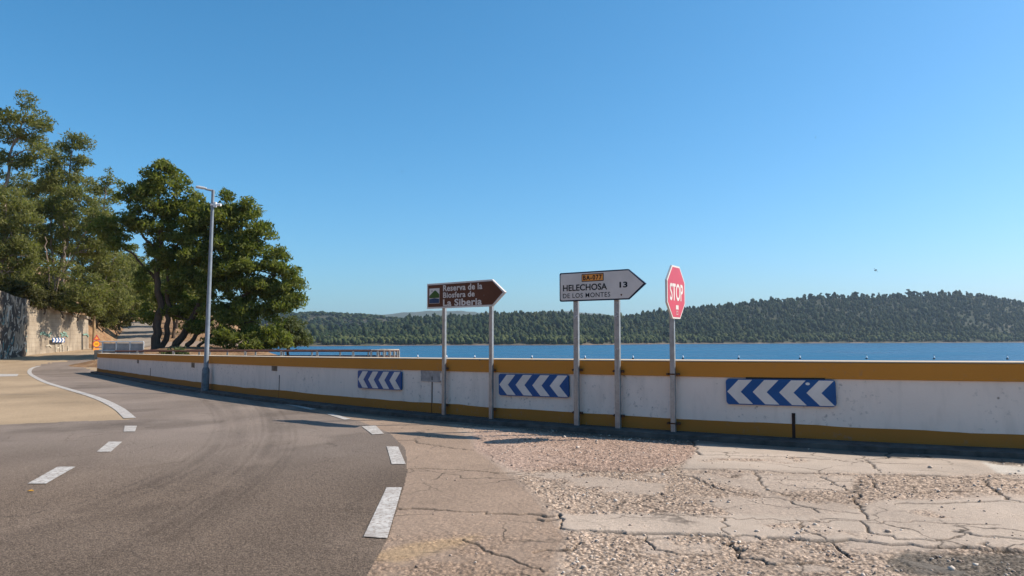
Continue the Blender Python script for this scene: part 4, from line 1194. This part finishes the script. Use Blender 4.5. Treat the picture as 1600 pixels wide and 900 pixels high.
def leaf_cloud(P, L_, W_, r, droop=.25):
    """P (n,3) leaf positions -> rhombic leaves"""
    n = len(P)
    d = r.normal(0, 1, (n, 3)); d[:, 2] -= droop * 2; d /= np.linalg.norm(d, axis=1)[:, None]
    u = r.normal(0, 1, (n, 3)); u[:, 2] *= .5; w_ = np.cross(d, u); w_ /= np.linalg.norm(w_, axis=1)[:, None] + 1e-9
    l = (L_ * r.uniform(.5, 1.5, n))[:, None]; wd = (W_ * r.uniform(.7, 1.25, n))[:, None]
    V = np.stack([P - d * l * .5, P + w_ * wd * .5 - d * l * .08, P + d * l * .5, P - w_ * wd * .5 - d * l * .08], 1).reshape(-1, 3)
    return V, np.arange(4 * n).reshape(-1, 4)
def tree(name, label, cat, base, stems, clumps, lm, bm_, seed, leaf=(.36, .12), dens=1.0, puff=.66, per=150, group=None, flat=.62, limb=.09):
    """base: ground point; stems: [(list of points, r0, r1)]; clumps: [(centre, rx, rz)], all in world space"""
    r = np.random.default_rng(seed); rd = random.Random(seed)
    root = empty(name, base, 0, label, cat, group)
    b0 = Vector(base); mb = MB(); nodes = []
    for pts, r0, r1 in stems:
        pts = [Vector(p) - b0 for p in pts]
        sm = []
        for i in range(len(pts) - 1):
            for k in range(4):
                t = k / 4; q = pts[i].lerp(pts[i + 1], t); j = .12 * (1 if (i or k) else 0)
                sm.append(q + Vector((rd.uniform(-j, j), rd.uniform(-j, j), 0)))
        sm.append(pts[-1]); m = len(sm)
        rads = [r0 + (r1 - r0) * (i / (m - 1)) ** .8 for i in range(m)]; rads[0] *= 1.35
        mb.tube(sm, rads, 9); nodes += [(q, rads[i]) for i, q in enumerate(sm) if i > m * .25]
    P = []
    for c, rx, rz in clumps:
        c = Vector(c) - b0
        q, qr = min(nodes, key=lambda s: (s[0] - c).length + max(0, s[0].z - c.z + .5) * 2.5)
        mid = q.lerp(c, .5) + Vector((rd.uniform(-.3, .3), rd.uniform(-.3, .3), rd.uniform(.1, .5)))
        lr = min(limb, qr * .8)
        mb.tube([q, mid, c], [lr, lr * .7, lr * .4], 6)
        npf = max(4, int(dens * 5.2 * rx * rx * (rz / rx) ** .5 / (puff / .62) ** 2))
        for _ in range(npf):
            v = r.normal(0, 1, 3); v /= np.linalg.norm(v)
            v *= (.40 + .60 * r.random() ** .6)
            pc = np.array(c) + v * np.array([rx, rx, rz]) + np.array([0, 0, .08 * rz])
            if rd.random() < .35: mb.tube([c, c.lerp(Vector(pc), .55) + Vector((0, 0, .08)), Vector(pc)], [lr * .36, lr * .24, .012], 4, cap=False)
            pr = puff * r.uniform(.42, 1.4)
            k = int(per * (pr / puff) ** 2 * r.uniform(.7, 1.2))
            g = r.normal(0, 1, (k, 3)); g /= np.linalg.norm(g, axis=1)[:, None]; g *= (r.random(k) ** .45)[:, None] * np.where(r.random(k) < .12, r.uniform(1.1, 1.55, k), 1.0)[:, None]
            g[:, 2] = g[:, 2] * flat + (-.18 * (g[:, 0] ** 2 + g[:, 1] ** 2))
            P.append(pc + g * pr)
    P = np.concatenate(P)
    V, Fq = leaf_cloud(P, leaf[0], leaf[1], r)
    mb.build('trunk', bm_, root, True)
    link('crown', np_mesh('crown', V, Fq), lm, root)
    return root
def cl(lst, Y, k=1.0):
    out = []
    for a in lst:
        px, py, rx, ry = a[:4]; dy = a[4] if len(a) > 4 else 0
        out.append((at(px, py, Y + dy), rx / F * (Y + dy) * k, ry / F * (Y + dy) * k))
    return out
def st(pts, Y): return [at(p[0], p[1], Y + (p[2] if len(p) > 2 else 0)) for p in pts]
def terr(x, y): return float(terrain(np.array([x]), np.array([y]))[0])
def grd(px, Y):
    x = (px - CX) / F * Y; return Vector((x, Y, max(terr(x, Y), -20)))
# the two big trees by the parapet
Y = 60.5; g = grd(243, Y)
tree('broadleaf_tree', 'tall dark green tree with a branch reaching left, directly left of the street lamp', 'tree', g,
     [([g - Vector((0, 0, .3))] + st([(246, 520), (250, 480), (247, 430), (252, 380), (250, 320), (247, 270)], Y), .42, .07),
      ([g + Vector((.5, .3, -.2))] + st([(262, 510), (264, 470), (262, 420), (285, 370), (300, 330)], Y), .26, .06),
      (st([(248, 440), (225, 415), (205, 395), (180, 378)], Y), .12, .05), (st([(252, 400), (225, 370), (205, 330), (195, 305)], Y), .13, .04)],
     cl([(248, 268, 24, 20), (268, 285, 26, 22), (225, 300, 24, 18), (196, 300, 20, 16), (250, 318, 34, 24), (290, 320, 32, 24), (205, 335, 14, 14, -1), (185, 352, 24, 18), (188, 378, 20, 12), (165, 365, 14, 12), (245, 355, 30, 24), (282, 360, 34, 24),
         (310, 345, 24, 30), (300, 395, 36, 26), (262, 400, 26, 20), (240, 388, 14, 14), (285, 435, 30, 26), (315, 430, 26, 26), (228, 440, 14, 12, 1), (222, 425, 12, 10), (240, 465, 18, 16, 1), (232, 490, 16, 14, 1.5), (285, 475, 30, 24, 1), (305, 505, 24, 22, 1)], Y),
     M['leaf_dark'], M['bark'], 11, dens=1.7)
g = grd(272, Y + .5)
tree('broadleaf_tree', 'broad leaning green tree whose crown sweeps down to the walkway, right of the street lamp', 'tree', g,
     [([g - Vector((0, 0, .3))] + st([(285, 525), (305, 490), (330, 440), (355, 400), (375, 360)], Y), .36, .07), ([g + Vector((.8, .3, -.3))] + st([(300, 530), (330, 500), (370, 470), (410, 440)], Y), .24, .05),
      (st([(305, 490), (350, 430), (395, 420), (430, 430)], Y), .13, .04), ([g + Vector((1.8, 0, -.2))] + st([(316, 535), (345, 510), (375, 505)], Y), .16, .05)],
     cl([(352, 315, 22, 18), (375, 325, 22, 16), (350, 345, 30, 22), (385, 350, 30, 22), (330, 375, 22, 22), (362, 385, 34, 24), (400, 375, 24, 20), (395, 410, 34, 24), (428, 405, 22, 18), (350, 425, 34, 26), (440, 432, 26, 18), (410, 445, 32, 22), (452, 450, 18, 14), (376, 455, 34, 24),
         (340, 470, 30, 24), (435, 475, 28, 18), (400, 485, 34, 22), (455, 468, 14, 10), (365, 500, 34, 24), (420, 510, 32, 20), (345, 528, 26, 16, -1), (385, 530, 34, 16, -1), (425, 534, 28, 13, -1), (318, 505, 20, 18)], Y),
     M['leaf_dark'], M['bark'], 12, dens=1.7)
Y = 64.0; g = grd(452, Y)
tree('acacia_tree', 'small feathery pale green tree at the right edge of the big crowns', 'tree', g,
     [([g] + st([(452, 535), (455, 515), (458, 500)], Y), .13, .04)],
     cl([(445, 505, 20, 16), (462, 502, 16, 14), (475, 515, 13, 13), (455, 525, 24, 14), (478, 530, 9, 9), (435, 525, 18, 14), (466, 538, 16, 8)], Y), M['leaf_pale'], M['bark'], 13, leaf=(.28, .11), dens=1.4, puff=.55, per=95)
# trees on the slope above the retaining wall
def slope_tree(label, px, Y, stems, clumps, seed, lm='leaf_olive', bk='bark_pale', **kw):
    g = grd(px, Y)
    S = [([g - Vector((0, 0, .4))] + st(s[0], Y), s[1], s[2]) for s in stems]
    return tree('eucalyptus_tree', label, 'tree', g, S, cl(clumps, Y), M[lm], M[bk], seed, group='eucalyptus trees above the retaining wall', **kw)
kw = dict(leaf=(.34, .10), puff=.74, per=125, dens=1.3)
slope_tree('highest airy eucalyptus with a loose crown at the left edge of the slope', -10, 66, [([(10, 380), (5, 300), (20, 230), (40, 180)], .26, .05), ([(-15, 330), (-20, 260), (-10, 200)], .18, .05)],
     [(40, 160, 18, 14), (58, 182, 22, 14), (25, 185, 26, 18), (75, 195, 12, 10), (-5, 195, 24, 20), (15, 215, 26, 18), (50, 212, 24, 12), (-15, 240, 26, 20), (25, 250, 30, 14), (-40, 215, 26, 26), (-10, 270, 26, 14), (-50, 280, 34, 30), (62, 235, 18, 10)], 21, **kw)
slope_tree('slender eucalyptus with a small separate top tuft behind the slope', 95, 74, [([(98, 430), (100, 350), (104, 290), (112, 240)], .2, .04)],
     [(112, 222, 20, 12), (128, 228, 13, 9), (98, 232, 13, 10), (105, 250, 22, 14), (124, 250, 14, 10), (90, 262, 20, 12), (108, 275, 28, 16), (75, 285, 24, 18), (95, 305, 30, 20), (132, 290, 18, 14)], 22, **kw)
slope_tree('leafy mid slope eucalyptus with three pale leaning stems', 88, 68, [([(92, 430), (105, 380), (115, 330)], .16, .05), ([(84, 420), (80, 370), (84, 320)], .15, .04), ([(100, 425), (122, 385), (140, 350)], .13, .04)],
     [(60, 320, 30, 24), (92, 330, 32, 24), (125, 312, 30, 22), (150, 330, 26, 20), (45, 360, 30, 22), (80, 368, 30, 20), (115, 355, 32, 22), (150, 365, 28, 22), (65, 395, 26, 16), (135, 395, 30, 20), (170, 385, 22, 18)], 23, **kw)
slope_tree('dense eucalyptus filling the left edge above the graffiti', -5, 62, [([(0, 420), (5, 370), (10, 330)], .2, .05), ([(-20, 410), (-30, 360)], .14, .05)],
     [(5, 310, 34, 24), (30, 335, 28, 22), (-15, 345, 34, 26), (20, 370, 32, 24), (-10, 390, 34, 24), (30, 400, 28, 18), (12, 425, 34, 22), (-30, 425, 34, 26), (-50, 370, 34, 34), (-60, 320, 34, 34)], 24, **kw)
slope_tree('dark leaning eucalyptus overhanging the road at the foot of the slope', 150, 76, [([(152, 430), (160, 370), (164, 310), (168, 280)], .2, .04), ([(158, 450), (172, 420), (180, 400)], .12, .04)],
     [(166, 275, 14, 9), (178, 288, 14, 10), (155, 290, 13, 9), (168, 305, 20, 14), (160, 330, 24, 16), (178, 420, 26, 22), (155, 410, 28, 20), (140, 440, 30, 22), (172, 450, 26, 22), (185, 475, 18, 18), (160, 480, 26, 20)], 25, **kw)
slope_tree('bushy low eucalyptus with thin bare trunks just above the wall', 75, 65, [([(76, 440), (72, 400), (70, 370)], .1, .04), ([(95, 430), (110, 395)], .09, .03), ([(85, 450), (98, 410), (104, 385)], .1, .03)],
     [(55, 420, 24, 16), (112, 425, 26, 20), (135, 460, 26, 20), (108, 460, 24, 18), (60, 445, 18, 12), (160, 445, 18, 18)], 26, **kw)
slope_tree('bushy eucalyptus high on the slope behind the airy one', 20, 84, [([(22, 400), (28, 330), (36, 290)], .2, .05)],
     [(20, 300, 34, 24), (55, 290, 30, 22), (80, 310, 34, 24), (40, 335, 40, 26), (0, 340, 36, 26), (85, 350, 34, 24), (30, 385, 40, 26), (75, 395, 36, 24), (-20, 390, 36, 30), (10, 430, 40, 22), (60, 440, 40, 22)], 27, **kw)
slope_tree('tangled eucalyptus in the gap above the end of the retaining wall', 130, 84, [([(132, 450), (128, 400), (134, 350)], .2, .05)],
     [(120, 340, 32, 24), (150, 345, 28, 22), (110, 385, 34, 26), (145, 395, 34, 26), (172, 360, 22, 20), (120, 430, 34, 24), (155, 440, 32, 24), (185, 440, 24, 22), (178, 405, 24, 20), (130, 465, 34, 18), (195, 470, 20, 18)], 28, **kw)
# trees round the uphill road
for i, (px, Y, s, lb) in enumerate(((214, 128, 1.0, 'hazy eucalyptus standing at the top of the uphill road'), (238, 140, .9, 'small rounded tree seen between the dark trunks at the top of the uphill road'), (192, 118, 1.05, 'dark bushy tree on the bank left of the uphill road'), (262, 122, .8, 'low leafy tree right of the uphill road behind the trunks'), (226, 150, 1.5, 'tall leafy tree closing the view at the head of the uphill road'), (200, 138, 1.4, 'broad dark tree rising behind the red cut bank'), (186, 92, .62, 'low dark tree on the red bank just beyond the timber post'), (203, 106, .75, 'dark green tree leaning over the left edge of the uphill road'), (196, 116, .9, 'mid green tree on the bank above the uphill road'), (228, 136, 1.1, 'round tree in the middle of the view up the uphill road'), (272, 84, .95, 'leafy tree hidden behind the dark trunks beside the uphill road'), (296, 92, 1.0, 'leafy tree behind the leaning trunks shading the uphill road'), (276, 104, 1.1, 'tree farther up on the right side of the uphill road'))):
    g = grd(px, Y); hgt = 8.5 * s
    c = [(g + Vector((math.cos(a) * 1.7, math.sin(a) * 1.7, hgt * f)), 1.7 * s, 1.4 * s) for a, f in zip((0, 2.1, 4.2, 1, 3.1, 5.2, 0.3), (.42, .45, .5, .68, .7, .72, .92))]
    tree('roadside_tree', lb, 'tree', g, [([g - Vector((0, 0, .4)), g + Vector((.1, 0, hgt * .4)), g + Vector((0, .1, hgt * .85))], .2, .05)], c, M['leaf_olive'], M['bark'], 40 + i, leaf=(.45, .2), dens=1.2, puff=.9, per=80, group='trees round the uphill road')
# shrubs along the top of the retaining wall and under the trees
def shrub(label, px, py, Y, rx, ry, seed, lm='leaf_shrub', group='shrubs on the slope above the retaining wall'):
    c = at(px, py, Y); k = Y / F
    g = Vector((c.x, c.y, max(terr(c.x, c.y), c.z - ry * k * 1.6)))
    C = [(c, rx * k, ry * k), (c + Vector((rx * k * .6, .2, -.1)), rx * k * .6, ry * k * .7), (c + Vector((-rx * k * .6, .3, -.15)), rx * k * .6, ry * k * .7)]
    return tree('shrub', label, 'shrub', g, [([g - Vector((0, 0, .2)), g.lerp(c, .5), c], .06, .02)], C, M[lm], M['bark'], seed, leaf=(.24, .10), dens=1.8, puff=.48, per=90, group=group, limb=.03)
SH = [(12, 445, 60, 26, 14, 'leaf_shrub'), (42, 462, 61.5, 22, 12, 'leaf_shrub'), (70, 468, 63, 22, 12, 'leaf_shrub'), (98, 474, 65, 20, 12, 'leaf_olive'), (122, 478, 67, 18, 12, 'leaf_shrub'), (140, 484, 69, 16, 12, 'leaf_olive'), (-20, 440, 58, 26, 16, 'leaf_shrub'),
      (160, 495, 76, 18, 16, 'leaf_olive'), (182, 500, 80, 16, 14, 'leaf_shrub'), (28, 452, 63, 24, 14, 'leaf_olive'), (85, 458, 66, 24, 14, 'leaf_shrub')]
for i, (px, py, Y, rx, ry, lm) in enumerate(SH):
    shrub('low brownish green shrub spilling over the top of the retaining wall' if Y < 70 else 'dark shrub on the red cut bank beyond the retaining wall' , px, py, Y, rx, ry, 60 + i, lm)
shrub('small pale green bush by the walkway at the foot of the dark trunks', 270, 549, 52, 12, 7, 80, 'leaf_pale', None)

# ------------------------------------------------------------------ birds
def bird(px, py, Y, s, label, rot):
    o = empty('bird', at(px, py, Y), rot, label, 'bird')
    MB().lathe([(.005, -.09), (.02, -.06), (.025, 0), (.02, .05), (.008, .085)], 8).build('body', M['bird'], o, True).rotation_euler = (R(70), R(30), 0)
    mb = MB()
    for sg in (-1, 1):
        mb.add([(0, .02, 0), (sg * .09, .03, .025), (sg * .2, -.07, .01), (sg * .09, -.02, .022), (0, -.02, 0), (sg * .09, .0, .033)], [(0, 1, 5), (1, 2, 5), (2, 3, 5), (3, 4, 5), (4, 0, 5), (0, 4, 3, 1), (1, 3, 2)])
    mb.build('wings', M['bird'], o).rotation_euler = (R(60), R(35), 0)
    mb = MB(); 
    for sg in (-1, 1): mb.add([(0, -.06, 0), (sg * .02, -.08, 0), (sg * .035, -.17, 0), (0, -.09, .004)], [(0, 1, 2), (0, 2, 3), (0, 3, 1), (1, 3, 2)])
    mb.build('tail', M['bird'], o).rotation_euler = (R(60), R(35), 0)
    o.scale = (s, s, s)
bird(1368, 422, 48, 1.15, 'dark swallow with swept wings flying over the lake near the far hill', R(20))
bird(1274, 214.5, 90, .8, 'speck of a bird high in the right of the sky', R(70))
bird(628, 268, 90, .8, 'speck of a bird high above the brown sign', R(10))

# ------------------------------------------------------------------ loose stones on the broken concrete
def stones():
    ico = bmesh.new(); bmesh.ops.create_icosphere(ico, subdivisions=1, radius=1)
    V0 = np.array([v.co for v in ico.verts]); F0 = np.array([[v.index for v in f.verts] for f in ico.faces]); ico.free()
    w_ = gravel * (pale * .9 + .1) * (RR.ravel() < 13) * (~is_road) * (~is_left) * (~behind) * RR.ravel() ** 1.5 * (GX > -3)
    w_ *= (.2 + sstep(.45, .65, nz2))
    ids = rng.choice(len(GX), 4200, p=w_ / w_.sum())
    s = np.clip(rng.lognormal(math.log(.0068), .42, len(ids)), .003, .03)
    Vs = V0[None] * (.7 + .6 * rng.random((len(ids), len(V0), 1))) * s[:, None, None] * np.array([1.2, 1.0, .7])
    a = rng.random(len(ids)) * 6.28; c_, s_ = np.cos(a)[:, None], np.sin(a)[:, None]
    x = Vs[:, :, 0] * c_ - Vs[:, :, 1] * s_; y = Vs[:, :, 0] * s_ + Vs[:, :, 1] * c_
    P = np.stack([x + (GX[ids] + rng.normal(0, .02, len(ids)))[:, None], y + (GY[ids] + rng.normal(0, .02, len(ids)))[:, None], Vs[:, :, 2] + (hz[ids] + s * .35)[:, None]], -1)
    Fc = F0[None] + (np.arange(len(ids)) * len(V0))[:, None, None]
    t = NT('pebbles'); g = t.n('NewGeometry').outputs['Random Per Island']
    c = t.ramp(g, [(0, (.20, .15, .12)), (.2, (.36, .275, .22)), (.7, (.50, .40, .32)), (1, (.66, .57, .48))])
    tag(link('loose_stones', np_mesh('loose_stones', P.reshape(-1, 3), Fc.reshape(-1, 3), False), t.done(c, .9)), 'loose pale pebbles scattered on the broken concrete', None, None, 'stuff')
stones()

# ------------------------------------------------------------------ haze
def haze():
    mb = MB(); mb.box((0, 3200, 125.4), (13000, 9600, 284))
    o = mb.build('haze', None)
    m = bpy.data.materials.new('haze'); m.use_nodes = True; nt_ = m.node_tree
    nt_.nodes.remove(nt_.nodes['Principled BSDF'])
    v = nt_.nodes.new('ShaderNodeVolumePrincipled')
    v.inputs['Color'].default_value = (.62, .80, 1.0, 1); v.inputs['Density'].default_value = .00007; v.inputs['Anisotropy'].default_value = .2
    nt_.links.new(v.outputs[0], nt_.nodes['Material Output'].inputs['Volume'])
    o.data.materials.append(m)
    tag(o, None, None, None, 'stuff')
haze()
